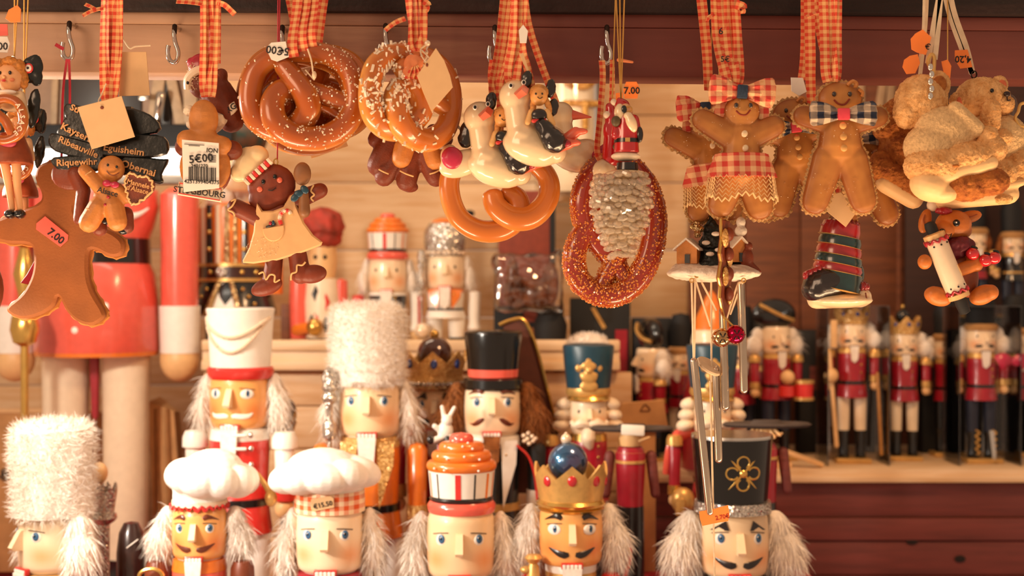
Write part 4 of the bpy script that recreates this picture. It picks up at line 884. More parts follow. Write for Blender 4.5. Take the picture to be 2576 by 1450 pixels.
t.add('staff_hand', hand, [('e', 2086, -50, 944, 18, 18, 19)])
t = small_nut('king figurine with a black ball on its crown and white legs', 2278, 858, 66, h_ball, crimson, cream, D=2.10, rz=-8)
t = small_nut('brown capped guard figurine half hidden beside the silver sword soldier', 2385, 868, 60, h_cap, crimson, blackm, D=2.15)
t = small_nut('bearskin soldier figurine with a silver sword and red bow', 2472, 846, 72, h_cap, crimson, navy, D=2.07)
t.add('sword', silver, [('h', [(2472, -60, 1080), (2484, -60, 1082), (2478, -66, 1150), (2490, -60, 1150), (2480, -54, 1100), (2488, -56, 1156)])])
for sx in (-1, 1):
    t.add('bow', magenta, [('w', [(2528, -62, 910), (2528 + sx * 20, -66, 905), (2528 + sx * 34, -60, 912)], [8, 18, 20], 8, .4)])
for x in (2458, 2500): t.add('boot_lacing', gold, [('w', [(x + (5 if i % 2 else -5), -16, 1084 + i * 8) for i in range(9)], 2.4, 6)])
t = small_nut('capped soldier figurine cut off by the right edge of the picture', 2566, 856, 70, h_cap, crimson, blackm, D=2.15)
t = small_nut('white haired figurine in profile with a black and gold hat', 1640, 905, 78, h_black, crimson, navy, D=2.1, rz=-75)
t = small_nut('little white bearded figurine behind the chime strings', 1712, 900, 56, h_cap, crimson, cream, D=2.16, rz=-20)
t = small_nut('brown coated figurine in pale fur left of the blue shako', 1385, 905, 84, h_cap, mat('rust_coat', '#a8452c', .5), cream, D=2.12)
t = small_nut('small soldier figurine between the chime tubes and the drummer', 1868, 880, 62, h_cap, crimson, navy, D=2.14)
TB = pz(800, 2.2)
for i, (x, wd) in enumerate(((2452, 84), (2545, 84))):
    t = T('stacked_carton', ['black carton under the upper red figurine nearest the rabbit', 'black carton under the upper red figurine at the right edge'][i], 'box', x, zpy(SH_R, 2.23), 2.23, 'tall cartons under the upper figurines')
    t.add('body', blackmatte, [('b', x, 6, (zpy(TB, 2.23) + t.ay) / 2, wd, 50, t.ay - zpy(TB, 2.23), None, 2)]); t.add('label_patch', gold, [('b', x, -20, 840, 30, 2, 20)])
    u = nutcracker(['small figurine on the upper carton right of the rabbit', 'small figurine on the upper carton cut by the right edge'][i], x + 6, 596 + i * 10, 52, 2.225, TB, skinl, [crimson, blackm][i], gold, navy, (browbl, 'blob'), None, 'dot', hair=furb, hairn=250, small=True, teeth=0, armx=.8, epaul=gold, name='nutcracker_figurine', group='figurines on the upper cartons'); h_cap(u, x + 6, 582 + i * 10)
t = T('santa_hat_figurine', 'white figurine in an orange pointed hat behind the chime', 'figurine', 1790, zpy(SH_R, 2.02), 2.02)
t.add('hat', orange, [('l', 1790, 0, [(0, 730), (14, 745), (40, 800), (46, 830), (0, 832)])]); t.add('head', skinl, [('l', 1790, 0, [(0, 828), (46, 830), (52, 860), (46, 900), (0, 905)])]); t.add('robe', crimson, [('l', 1790, 0, [(0, 900), (50, 905), (70, 1000), (76, t.ay), (0, t.ay)])])
for i, (x, D) in enumerate(((2146, 2.07), (2472, 2.07))):
    t = T('display_case', ['clear plastic case around the tall white legged king', 'clear plastic case around the silver sword soldier'][i], 'case', x, zpy(SH_R, D), D, 'clear display cases')
    a = t.ay; wd = 76
    for sx in (-1, 1): t.add('side_pane', clear, [('b', x + sx * wd, 10, (a + 770) / 2, 2, 130, a - 770)])
    t.add('top_pane', clear, [('b', x, 10, 770, wd * 2, 130, 2)]); t.add('back_pane', clear, [('b', x, 76, (a + 770) / 2, wd * 2, 2, a - 770)])
t = T('wood_offcut', 'pale wooden strip lying on the shelf near the black hat', 'wood strip', 2010, zpy(SH_R, 2.03), 2.03)
t.add('strip', hand, [('b', 2015, -10, 1150, 110, 24, 12, (0, 20, 0), 2)]); t.add('strip', hand, [('b', 1960, 0, t.ay - 7, 60, 24, 14, None, 2)])
# ------------------------------------------------------------------ hanging ornaments
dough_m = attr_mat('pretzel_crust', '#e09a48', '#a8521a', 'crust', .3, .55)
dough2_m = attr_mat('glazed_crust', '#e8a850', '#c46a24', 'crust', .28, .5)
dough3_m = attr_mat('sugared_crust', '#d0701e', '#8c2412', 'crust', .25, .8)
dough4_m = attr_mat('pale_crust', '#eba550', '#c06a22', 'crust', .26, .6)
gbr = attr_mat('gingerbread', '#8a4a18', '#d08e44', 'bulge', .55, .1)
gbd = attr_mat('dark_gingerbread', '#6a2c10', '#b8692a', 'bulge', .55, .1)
gflange = mat('gingerbread_seam', '#cc9a5c', .4, 0, .25, 400, .5, 700)
gflat = mat('gingerbread_back', '#a05c2a', .75, 0, .12, 30, .15, 500)
gbrown = mat('gingerbread_dark_clay', '#7a3216', .5, 0, .12, 120, .2, 700)
gtan = mat('gingerbread_tan_clay', '#c9803c', .5, 0, .1, 120, .15, 700)
icing = mat('icing_line', '#e6bb80', .45)
saltm = mat('salt_crystal', '#f7e6cc', .25, 0, .05, coat=.5)
sugarm = mat('sugar_crystal', '#dd8838', .15, 0, .1, coat=1)
stringr = mat('red_thread', '#c2263a', .6)
stringg = mat('gold_thread', '#d8a658', .4, .5)
stringw = mat('white_cord', '#ead2b0', .7)
gloss_w = mat('porcelain', '#ead0a8', .22, 0, .04, 40, coat=.8)
denim = mat('denim', '#2a3d55', .8, 0, .2, 400)
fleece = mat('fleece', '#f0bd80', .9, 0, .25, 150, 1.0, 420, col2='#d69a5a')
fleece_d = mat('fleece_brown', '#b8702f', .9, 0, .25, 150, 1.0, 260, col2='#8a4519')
knit = mat('knit', '#f0c890', .9, 0, .12, 300, 1.0, 420)
solem = mat('resin_sole', '#f6cc92', .5, 0, .05)
bowpink = mat('coral_satin', '#e8485a', .45)
signm = mat('black_sign', '#0b1211', .28, 0, .15, 60, .3, 120, coat=.25)
signtx = mat('sign_lettering', '#e0a468', .5)
TOP = -110
def rib(t, pts, w=24, m=None, tw=0, name='ribbon'):
    return t.add(name, m or ging, [('r', pts, w, 1.0, (1, 0, 0), tw)])
def ribs(t, xt, xb, yb, spread=44, n=4, w=22, y=0, m=None):
    for i in range(n):
        f = (i / (n - 1) - .5) if n > 1 else 0; j = random.uniform(-3, 3)
        rib(t, [(xt + f * spread, y + (i % 3) * 4 - 4, TOP), (xt + f * spread * 1.05 + j, y - 4 + (i % 2) * 5, TOP * .3), (xt * .6 + xb * .4 + f * spread + j * 2, y - 2 + (i % 3) * 4, yb * .45), (xb + f * spread * .8, y + (i % 2) * 5, yb * .85), (xb + f * spread * .5, y, yb)], w, m, [random.uniform(-80, 80), random.uniform(-65, 65), random.uniform(-40, 40)])
def tail(t, pts, w=12):
    t.add('ribbon_tail', ging, [('r', pts, w, 1.2, (0, .2, 1), 20)])
def dough(t, path, rad, m, name='dough', par=None, k=8, n=18):
    pts = catmull([t.c(p) for p in path], k); g = Geo(); rr = lerp_list(rad, len(pts))
    q = len(pts)
    for i in (range(3)): rr[i] *= (.55, .8, .94)[i]; rr[q - 1 - i] *= (.55, .8, .94)[i]
    g.sweep(pts, rr, n, 1); me = g.mesh(name, t.s); me.materials.append(m)
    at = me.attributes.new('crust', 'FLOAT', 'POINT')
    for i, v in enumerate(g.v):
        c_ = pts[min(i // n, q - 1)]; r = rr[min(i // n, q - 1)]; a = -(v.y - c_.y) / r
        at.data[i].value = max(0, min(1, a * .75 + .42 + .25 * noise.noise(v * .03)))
    o = bpy.data.objects.new(name, me); COL.objects.link(o); o.parent = par or t.o
    return o, pts, rr
def crystals(t, name, m, pts, rr, n, size, lo=0, hi=1, elong=1.0, front=.1, where=None):
    g = Geo(); c_ = 0; tries = 0
    while c_ < n and tries < n * 12:
        tries += 1
        i = random.randrange(int(lo * (len(pts) - 2)) + 1, max(int(hi * (len(pts) - 2)), 2)); d = (pts[i + 1] - pts[i - 1]).normalized()
        a = random.random() * 2 * math.pi; u = d.cross(Vector((0, 1, 0))).normalized(); w = d.cross(u)
        nr = u * math.cos(a) + w * math.sin(a)
        if -nr.y < front: continue
        p = pts[i].lerp(pts[i + 1], random.random()) + nr * rr[i]
        if where and not where(p.x + t.ax, t.ay - p.z): continue
        s_ = size * random.uniform(.5, 1.2); g.box(p, (s_ * elong, s_ * .8, s_ * .8), [random.uniform(0, 360) for _ in range(3)]); c_ += 1
    me = g.mesh(name, t.s, False); me.materials.append(m); o = bpy.data.objects.new(name, me); COL.objects.link(o); o.parent = t.o; setp(o, None, None, None, 'stuff')
def card_tag(t, quad, y, m, txt=None, tx=None, size=20, rot=0, par=None, name='price_tag', tm=None):
    c_ = t.add(name, m, [('s', quad, y, 2.4, .5)], par)
    if txt: t.text(txt, tx[0], y - 1.8, tx[1], size, tm or ink, rot, .3, c_)
    return c_
# hooks in the beam
for i, (x, y) in enumerate(((172, 150), (437, 158), (708, 160), (968, 156), (1243, 160), (1525, 160))):
    t = T('steel_hook', ['steel hook left of all, a red thread looped in it', 'empty steel hook right of the black town signs', 'steel hook half hidden behind the front pretzel', 'steel hook behind the salted pretzel seen edge on', 'steel hook left of the storks', 'steel hook above the sugared pretzel'][i], 'hook', x, 55, 1.235, 'hooks along the red brown beam')
    k = y - 150
    t.add('wire', chrome, [('w', [(x + 2, 46, 58 + k), (x + 2, 10, 60 + k), (x + 1, -2, 76 + k), (x + 4, 0, 100 + k), (x + 11, 0, 122 + k), (x + 9, 0, 142 + k), (x, -2, 150 + k), (x - 10, -6, 142 + k), (x - 13, -8, 122 + k), (x - 11, -8, 108 + k)], 6, 12, 1, 6)])
    t.add('screw', mat('dark_steel', '#3a2a22', .4, .8), [('c', (x + 2, 2, 58 + k), (x + 2, -1, 76 + k), 6.5, 6)])

# -- 1 dolls at the left edge
def doll(label, x, z, D, k=1.0, front=True):
    t = T('costume_doll', label, 'ornament', x, z - 210 * k, D, 'dolls in black bow headdresses')
    def q(dx, y, dz): return (x + dx * k, y, z + dz * k)
    def e(dx, y, dz, a, b, c_, r=None): return ('e', *q(dx, y, dz), a * k, b * k, c_ * k, r)
    sk = mat('doll_skin', '#eeb07a', .4, 0, .05); blonde = mat('blond_hair', '#d88a38', .6, 0, .25, 300, .5, 400)
    h = t.add('head', sk, [e(0, 0, -105, 36, 34, 38)])
    for dx in (-13, 13): t.add('eye', browbl, [e(dx - 2, -32, -112, 4, 3, 5)], h)
    t.add('mouth', red, [e(-4, -35, -92, 6, 3, 3)], h); t.add('nose', sk, [e(-3, -36, -101, 4, 5, 5)], h)
    for dx in (-20, 14): t.add('cheek', mat('doll_blush', '#e88a5c', .5), [e(dx, -28, -95, 7, 4, 5)], h)
    t.blob('hair', blonde, [e(0, 8, -115, 42, 34, 36), e(-22, -8, -138, 16, 18, 14), e(4, -16, -144, 20, 16, 11), e(26, -8, -132, 14, 18, 18), e(34, 0, -100, 12, 14, 26), e(-36, 0, -100, 10, 14, 26)], 3, 1, fn=fuzz(2, .2))
    for sx in (-1, 1):
        b = t.blob('bow_wing', signm, [e(sx * 50, 12, -128, 28, 10, 38, (0, sx * 20, 0)), e(sx * 60, 12, -110, 18, 8, 26), e(sx * 52, 18, -30, 18, 8, 52, (0, sx * 8, 0))], 3, 2, fn=fuzz(2.5, .06))
        if sx > 0:
            c_ = t.add('cockade', red, [e(46, -1, -128, 12, 3, 13)]); t.add('cockade_ring', white, [e(46, -3, -128, 8.5, 3, 9)], c_); t.add('cockade_dot', pupil, [e(46, -5, -128, 3.5, 3, 3.5)], c_)
    t.blob('torso', mat('doll_blouse', '#e8cfa8', .6), [e(0, 6, -48, 34, 24, 30), ('c', q(-26, 0, -60), q(-40, -18, 0), 12 * k, 10 * k), ('c', q(26, 0, -60), q(44, -16, -4), 12 * k, 10 * k)], 3, 3)
    t.add('collar', white, [e(-2, -18, -66, 24, 10, 6)])
    path = [q(20, -44, 46), q(6, -44, 12), q(-14, -46, -6), q(-36, -42, -20), q(-48, -40, 8), q(-36, -40, 42), q(0, -40, 58), q(36, -40, 42), q(48, -40, 6), q(34, -40, -34), q(0, -40, -46), q(-34, -42, -28), q(-30, -46, 10), q(-10, -48, 34)]
    dough(t, path, 12 * k, dough_m, 'pretzel', None, 5, 12)
    for i, chh in enumerate('ALSACE'):
        a = math.radians(38 - i * 17); t.text(chh, x + 50 * k * math.cos(a), -55, z + 4 * k - 50 * k * math.sin(a), 17 * k, cream, 62 + i * 16, .6)
    t.blob('skirt', mat('doll_skirt', '#a34a24', .55, 0, .2, 80), [('l', x, 4, [(0, z + 30 * k), (30 * k, z + 36 * k), (52 * k, z + 90 * k), (54 * k, z + 112 * k), (0, z + 116 * k)])], 3.5, 2)
    t.add('apron', mat('doll_apron', '#b8304a', .5), [e(8, -38, 62, 22, 8, 14)])
    for sx, dx, fx in ((-1, -12, 14), (1, 18, 26)):
        t.blob('leg', sk, [('c', q(dx, -10, 104), q((dx + fx) / 2, -12, 170), 13 * k, 10 * k), ('c', q((dx + fx) / 2, -12, 170), q(fx + sx * 4, -14, 226), 10 * k, 8 * k)], 3, 2)
        t.add('shoe', blackm, [e(fx + sx * 6, -22, 240, 14, 22, 12)])
    for sx in (-7, 7): t.add('hanging_thread', stringg, [('c', (x + 10, 0, z - 150 * k), (x + 18 + sx, 0, TOP), 2, 2, 6)])
    t.add('loop', silver, [('wc', [(x + 6 + 6 * math.cos(a), 0, z - 150 * k + 8 * math.sin(a)) for a in [i * math.pi / 4 for i in range(8)]], 2.2, 6)])
    return t
t = doll('doll with black bow headdress and a pretzel at the left edge', 26, 300, 1.17)
card_tag(t, [(24, 26), (46, 14), (55, 24), (54, 56), (30, 58), (16, 48)], -6, stick_o); card_tag(t, [(-20, 60), (20, 62), (22, 90), (-20, 92)], -4, stick_p)
card_tag(t, [(-40, 92), (22, 94), (28, 112), (22, 134), (-40, 132)], -8, paperw, '€00', (2, 119), 26, 0)
doll('doll behind, its pretzel lower and in shade at the left edge', 50, 405, 1.215, .82)
t = T('thread_bob', 'dark rounded ornament cut off by the left edge below the doll', 'ornament', -40, 640, 1.16)
t.add('body', gbrown, [('e', -42, 0, 728, 50, 40, 78)]); t.add('thread', stringr, [('c', (-40, 0, 650), (-40, 0, TOP), 2, 2, 6)])

# -- 2 flat gingerbread man seen from behind on a red thread
t = T('gingerbread_cookie', 'large gingerbread man seen from behind with a pink price sticker', 'ornament', 165, 155, 1.205)
ol = [(130, 405), (172, 398), (205, 425), (212, 470), (190, 520), (205, 552), (245, 568), (290, 588), (313, 612), (309, 640), (280, 646), (245, 630), (226, 634), (224, 690), (236, 735), (262, 780), (264, 800), (235, 818), (200, 810), (172, 785), (150, 746), (138, 770), (105, 792), (60, 802), (28, 790), (22, 772), (60, 738), (84, 690), (88, 640), (76, 616), (20, 612), (-16, 596), (-14, 562), (30, 540), (95, 515), (108, 490), (92, 450), (100, 420)]
ols = [(p.x, p.y) for p in catmull([(a, b, 0) for a, b in ol], 4, True)]
t.add('body', gflat, [('s', ols, 0, 26, 7)])
t.add('frilled_front', gtan, [('wc', [(x + 2 * math.sin(i * 2.1), 16, z + 2 * math.cos(i * 2.1)) for i, (x, z) in enumerate(ols)], 6, 6, 1, 1)])
for x in (160, 178): t.add('red_thread', stringr, [('r', [(170 + (x - 170) * .3, 4, 148), (x - 4, 6, 240), (x - 8, 8, 400)], 6, 1)])
t.add('thread_end', stringr, [('r', [(160, 0, 124), (140, -2, 112)], 9, 1, (0, 0, 1))])
t.add('side_heart', crimson, [('s', [(60, 690), (88, 640), (92, 650), (84, 700), (62, 716), (44, 712)], 24, 10, 2)])
card_tag(t, [(97, 563), (119, 545), (177, 592), (175, 606), (157, 622), (96, 578)], -15, stick_p, '7.00', (146, 596), 27, 38)

# -- 3 black town signs with small gingerbread man
t = T('town_sign_ornament', 'black town sign ornament with a small gingerbread man and a buff tag', 'ornament', 280, 255, 1.165)
ribs(t, 284, 276, 256, 40, 5, 20)
tail(t, [(262, -6, 22), (244, -8, 26), (228, -10, 32), (212, -12, 42)], 12); tail(t, [(244, -8, 26), (230, -8, 18), (216, -6, 12)], 10)
t.add('post', signm, [('h', [(232, 0, 268), (330, 0, 268), (236, 24, 268), (330, 24, 268), (250, 0, 440), (320, 0, 440), (250, 24, 440), (320, 24, 440)])])
SG = [([(172, 262), (236, 282), (236, 332), (180, 312), (166, 292)], 'Stras', (206, 282), 25, 22), ([(160, 312), (180, 300), (256, 338), (252, 378), (152, 346)], 'Kaysersb', (206, 340), 25, 25),
      ([(128, 350), (150, 338), (258, 372), (256, 406), (146, 384)], 'Ribeauville', (204, 373), 23, 23), ([(140, 398), (256, 394), (252, 430), (200, 436), (150, 426)], 'Riquewihr', (200, 411), -2, 23),
      ([(250, 284), (340, 276), (392, 300), (396, 336), (260, 344)], None, 0, 0, 0), ([(258, 346), (396, 340), (428, 366), (404, 396), (262, 394)], 'Eguisheim', (318, 380), 8, 24),
      ([(318, 396), (404, 402), (428, 404), (410, 440), (414, 458), (396, 462), (316, 436)], 'Obernai', (354, 426), 17, 25)]
for ol_, tx, pos, rt, sz in SG:
    o = t.add('sign_board', signm, [('s', [(p.x, p.y) for p in catmull([(a, b, 0) for a, b in ol_], 3, True)], -8 - (rt % 5), 18, 4)], fn=fuzz(2.5, .05))
    if tx: t.text(tx, pos[0], -22, pos[1], sz, signtx, rt, .8, o, sx=1.08)
card_tag(t, [(212, 277), (321, 249), (354, 350), (247, 381)], -52, card, name='buff_tag'); t.add('tag_hole', gbrown, [('e', 273, -54, 278, 4.5, 1.5, 4.5)])
t.add('tag_string', stringw, [('w', [(273, -54, 278), (262, -46, 262), (262, -20, 240), (270, -10, 212)], 1.6, 6)])
card_tag(t, [(298, 128), (364, 128), (373, 238), (294, 240)], 16, card, name='buff_tag'); t.add('tag_string', stringw, [('w', [(306, 4, 92), (324, 6, 120), (340, 6, 116), (378, 4, 114)], 2, 6)])
def fl(k): return lambda v: Vector((v.x, v.y * k if v.y < -0 else v.y * k, v.z))
t2 = t; b = t.blob('cookie_man', gtan, [('e', 292, -40, 429, 34, 20, 34), ('e', 284, -40, 502, 38, 20, 46), ('c', (268, -42, 478), (228, -46, 434), 20, 17), ('c', (306, -42, 480), (330, -40, 500), 18, 16), ('c', (262, -40, 520), (238, -44, 562), 26, 26), ('c', (298, -40, 520), (308, -44, 560), 26, 25)], 2.5, 3)
for x in (289, 311): t.add('eye', pupil, [('e', x, -59, 421 + (x - 289) * .2, 3.2, 2.5, 4)], b)
t.add('smile', browbr, [('w', [(286, -59, 436), (294, -60, 444), (306, -60, 446), (317, -57, 439)], 1.3, 6)], b)
t.blob('bow', magenta, [('e', 286, -58, 466, 11, 6, 9), ('e', 306, -58, 470, 11, 6, 9)], 2, 2, b); t.text('Alsace', 290, -64, 488, 20, ink, 14, .5, b)
for x, z in ((290, 500), (283, 519)): t.add('button', crimson, [('e', x, -61, z, 4, 3, 4)], b)
for p in ([(234, -62, 446), (242, -60, 440), (248, -58, 436)], [(238, -64, 528), (250, -64, 536), (256, -62, 548)], [(300, -64, 550), (312, -64, 545), (322, -58, 544)]): t.add('icing_curl', icing, [('w', p, 1.5, 6)], b)
ht = [(p.x, p.y) for p in catmull([(332, 446, 0), (345, 436, 0), (362, 446, 0), (385, 446, 0), (402, 466, 0), (396, 490, 0), (370, 512, 0), (346, 521, 0), (336, 500, 0), (328, 470, 0)], 4, True)]
hh = t.add('heart', gbrown, [('s', ht, -48, 16, 5)])
t.add('heart_piping', icing, [('wc', [(365 + (x - 365) * .92 + (2 if i % 2 else -2), -57, 478 + (z - 478) * .92 + (2 if i % 3 else -2)) for i, (x, z) in enumerate(ht)], 2.6, 6, 1, 2)], hh)
t.text('Mannele', 364, -58, 468, 17, signtx, 14, .5, hh); t.text("d'Alsace", 362, -58, 482, 17, signtx, 14, .5, hh)
t.blob('second_cookie_man', gbrown, [('e', 180, -6, 440, 50, 14, 40), ('c', (196, -10, 440), (214, -12, 480), 22, 18), ('c', (214, -12, 480), (204, -12, 552), 18, 16), ('c', (250, -16, 560), (256, -18, 576), 22, 20), ('c', (320, -14, 540), (324, -16, 572), 20, 18)], 3, 2)
for x, z in ((219, 566), (269, 558), (316, 582)): t.add('dark_boot', blackm, [('e', x, -20, z, 13, 12, 10)])

# -- 4 gingerbread souvenirs with barcode
t = T('souvenir_cookie', 'tan gingerbread souvenir seen from behind with a white barcode tag', 'ornament', 527, 240, 1.16)
ribs(t, 530, 524, 244, 36, 5, 18)
tail(t, [(548, -6, 8), (566, -8, 14), (580, -8, 26), (592, -8, 38)], 14); tail(t, [(510, -6, 10), (480, -8, 6), (446, -8, 4)], 16)
b = t.blob('cookie_man', gtan, [('e', 512, 0, 300, 38, 22, 50), ('e', 512, 0, 345, 36, 20, 30), ('c', (470, 0, 352), (560, 0, 366), 26, 24), ('e', 515, 4, 420, 66, 22, 70)], 3, 3)
t.blob('cookie_front', gbrown, [('c', (460, 22, 368), (580, 22, 376), 26, 26), ('e', 518, 24, 430, 60, 16, 62)], 3, 2)
for x, z in ((474, 278), (482, 312)): t.blob('icing_blob', cream, [('e', x, 6, z, 15, 12, 14), ('e', x + 8, 4, z + 8, 9, 10, 9)], 2.5, 1, fn=fuzz(2, .15))
tg = card_tag(t, [(466, 355), (558, 364), (559, 476), (470, 486)], -34, paperw, name='barcode_tag')
t.text('5€00', 514, -37, 403, 28, ink, -6, .3, tg); t.text('ION', 542, -37, 383, 16, ink, 4, .2, tg); t.text('2401270', 510, -37, 421, 12, ink, 1, .2, tg); t.text('4251399404375', 516, -37, 461, 13.5, ink, 2, .2, tg)
bars = []; x = 483
while x < 551: w_ = random.choice((1.2, 1.2, 2.2, 3.2)); bars.append(('b', x + w_ / 2, -36, 440 + (x - 483) * .04, w_, 1, 34)); x += w_ + random.choice((1.4, 1.4, 2.4))
t.add('barcode', ink, bars, tg); t.add('print_lines', ink, [('b', 497, -36, 368 + i * 3, 50 - i * 22, .8, 1.2, (0, 3, 0)) for i in range(2)] + [('b', 542, -36, 396 + i * 5, 18, .8, 1.6) for i in range(4)], tg)
pq = t.add('name_plaque', cream, [('s', [(455, 458), (566, 474), (562, 511), (452, 492)], -20, 10, 2.5)]); t.add('plaque_edge', red, [('wc', [(458, -26, 463), (562, -26, 478), (558, -26, 506), (456, -26, 488)], 1.4, 6, 1, 1)], pq)
t.text('STRASBOURG', 508, -27, 486, 21, ink, 7, .5, pq); t.add('gem_drop', glassm, [('h', [(495, -10, 505), (512, -10, 508), (496, -4, 526), (505, -14, 512)])])
t = T('santa_cookie', 'gingerbread figure in a red cap leaning behind the barcode souvenir', 'ornament', 540, 150, 1.185)
rib(t, [(545, 0, 160), (545, 4, 20), (542, 4, TOP)], 20)
b = t.blob('cookie_man', gbrown, [('e', 512, 0, 210, 40, 24, 40), ('c', (550, 4, 225), (556, 4, 188), 18, 17), ('c', (540, 4, 230), (580, 6, 300), 40, 34), ('c', (560, 6, 220), (592, 8, 262), 22, 18)], 3, 3)
t.blob('red_cap', crimson, [('e', 508, 0, 168, 36, 24, 34, (0, -20, 0)), ('e', 482, 0, 158, 12, 12, 14)], 3, 2); t.fur('cap_trim', cream, t.samp_ell([(492, -14, 196, 14, 12, 34)]), 300, 7, 1, core=[('w', [(528, -20, 176), (500, -24, 182), (478, -18, 200), (474, -10, 226)], [11, 11, 11, 9], 8)])
for x, z in ((490, 196), (478, 212)): t.add('eye', pupil, [('e', x, -24, z, 3.5, 3, 4.5)], b)
t.add('bead', silver, [('e', 472, 0, 155, 4, 4, 4)]); t.blob('collar', cream, [('e', 552, -24, 304, 22, 12, 18, (0, 30, 0)), ('e', 532, -20, 322, 10, 8, 16)], 2.5, 1, fn=fuzz(2, .15))
pq = t.add('name_plaque', cream, [('s', [(560, 280), (594, 258), (602, 278), (560, 330), (546, 340)], -22, 8, 2)]); t.text('URG', 581, -27, 280, 21, ink, -34, .5, pq)

# -- 5 stacked pretzels
PZ = [(893, 0, 268), (845, 0, 246), (795, 4, 231), (750, 8, 222), (712, -10, 228), (692, -24, 262), (702, -30, 310), (745, -22, 342), (810, -10, 346), (865, -5, 318), (892, 0, 268), (892, 0, 212), (872, 0, 165), (828, 0, 136), (765, 0, 128), (700, 0, 136), (650, 0, 170), (632, 0, 228), (638, 2, 282), (666, 6, 314), (708, 10, 326), (750, 4, 312), (780, -14, 276), (772, -24, 236), (742, -20, 196), (706, -12, 152)]
PR = [20, 24, 27, 29, 30, 31, 32, 32, 31, 30, 29, 29, 28, 27, 27, 27, 28, 29, 30, 30, 30, 31, 32, 31, 28, 22]
def pretzel(label, dx, dz, D, k, m, salt=None, rz=0, ry=0, nm='pretzel_ornament', grp=None, flipx=False):
    t = T(nm, label, 'ornament', 765 + dx, 112 + dz, D, grp, rz, None, ry)
    pth = [(765 + dx + ((765 - p[0]) if flipx else (p[0] - 765)) * k, p[1] * k, 240 + dz + (p[2] - 240) * k) for p in PZ]
    o, pts, rr = dough(t, pth, [r * k for r in PR], m)
    t.pts, t.rr = pts, rr; return t
GP = 'pretzel ornaments'
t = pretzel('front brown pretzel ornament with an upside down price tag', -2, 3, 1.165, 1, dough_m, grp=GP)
crystals(t, 'salt', saltm, t.pts, t.rr, 420, 3.4, 0, 1, 1.5, .1, lambda x, z: (x > 780 or z > 320) or random.random() < .2)
for x, y in ((745, 150), (768, 134), (790, 128)): rib(t, [(x, -34 + (x - 745) * .3, y), (x - 4, -36, y - 40), (771 + (x - 768) * .9, -6, 0), (771 + (x - 768) * .8, 0, TOP)], 26, None, [10, -20, 15])
card_tag(t, [(683, 122), (690, 115), (726, 112), (734, 150), (704, 162), (690, 157), (682, 140)], -42, paperw, '5€00', (706, 134), 27, 187)
t.add('tag_cord', stringw, [('w', [(780, -40, 130), (790, -44, 160), (794, -44, 190), (797, -42, 208)], 2.2, 6), ('w', [(797, -42, 208), (786, -40, 196), (774, -38, 182)], 1.8, 6)]); t.add('cord_bead', stringw, [('e', 797, -44, 196, 6, 6, 10)])
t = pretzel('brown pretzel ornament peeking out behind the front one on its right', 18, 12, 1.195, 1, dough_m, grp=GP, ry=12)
crystals(t, 'salt', saltm, t.pts, t.rr, 200, 3.2)
rib(t, [(800, -10, 140), (790, -6, 20), (784, 0, TOP)], 24, None, [20, -30])
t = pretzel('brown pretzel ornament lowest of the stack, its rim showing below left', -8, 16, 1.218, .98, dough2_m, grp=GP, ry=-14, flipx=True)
crystals(t, 'salt', saltm, t.pts, t.rr, 160, 3.2); t.add('buff_tag', card, [('b', 766, -10, 384, 96, 3, 22, (0, -5, 0))])
rib(t, [(752, -8, 140), (760, 2, 20), (764, 6, TOP)], 22, None, [-10, 30])
# -- 7 salted pretzel edge on
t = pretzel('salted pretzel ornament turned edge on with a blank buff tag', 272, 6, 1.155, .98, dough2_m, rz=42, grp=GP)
crystals(t, 'salt', saltm, t.pts, t.rr, 420, 6, 0, 1, 2.4, -.1, lambda x, z: random.random() < (1 if (z < 190 and x < 1070) or (x < 1010 and z < 300) else .25 if x < 1080 else .04))
pz7 = t
t = T('ribbon_group', None, None, 1045, 150, 1.14)
ribs(t, 1044, 1048, 130, 38, 4, 20); tail(t, [(1020, -6, 48), (1000, -8, 56), (984, -8, 66), (970, -8, 78)], 16); tail(t, [(1066, -4, 4), (1078, -4, 14), (1072, -4, 30)], 16)
t.blob('knot', ging, [('e', 1042, -16, 160, 26, 16, 20), ('e', 1032, -18, 182, 18, 12, 18)], 3, 1, fn=fuzz(3, .08)); 
for i in range(4): rib(t, [(1040, -24, 165), (1032 + i * 10, -30, 185), (1024 + i * 14, -30, 203)], 12, None, 30)
t.add('pin_head', MATS['pearl'], [('e', 1076, -16, 112, 8, 8, 8)]); t.add('tag_cord', stringw, [('w', [(1076, -14, 114), (1060, -20, 128), (1064, -26, 148), (1078, -34, 166)], 2, 6), ('w', [(1062, -20, 130), (1074, -26, 142), (1082, -34, 152)], 2, 6)])
card_tag(t, [(p.x, p.y) for p in catmull([(1099, 129, 0), (1080, 160, 0), (1050, 196, 0), (1086, 286, 0), (1136, 226, 0), (1140, 214, 0), (1118, 150, 0)], 3, True)][:0] or [(1099, 129), (1120, 160), (1134, 196), (1141, 226), (1088, 287), (1068, 240), (1052, 198)], -44, card, name='buff_tag'); t.add('tag_hole', gbrown, [('e', 1077, -46, 171, 3, 1.5, 5)])
m0 = Matrix.LocRotScale(t.o.location, t.o.rotation_euler, None); m1 = Matrix.LocRotScale(pz7.o.location, pz7.o.rotation_euler, None)
for c_ in list(t.o.children):
    c_.parent = pz7.o; c_.matrix_parent_inverse = m1.inverted() @ m0
bpy.data.objects.remove(t.o)
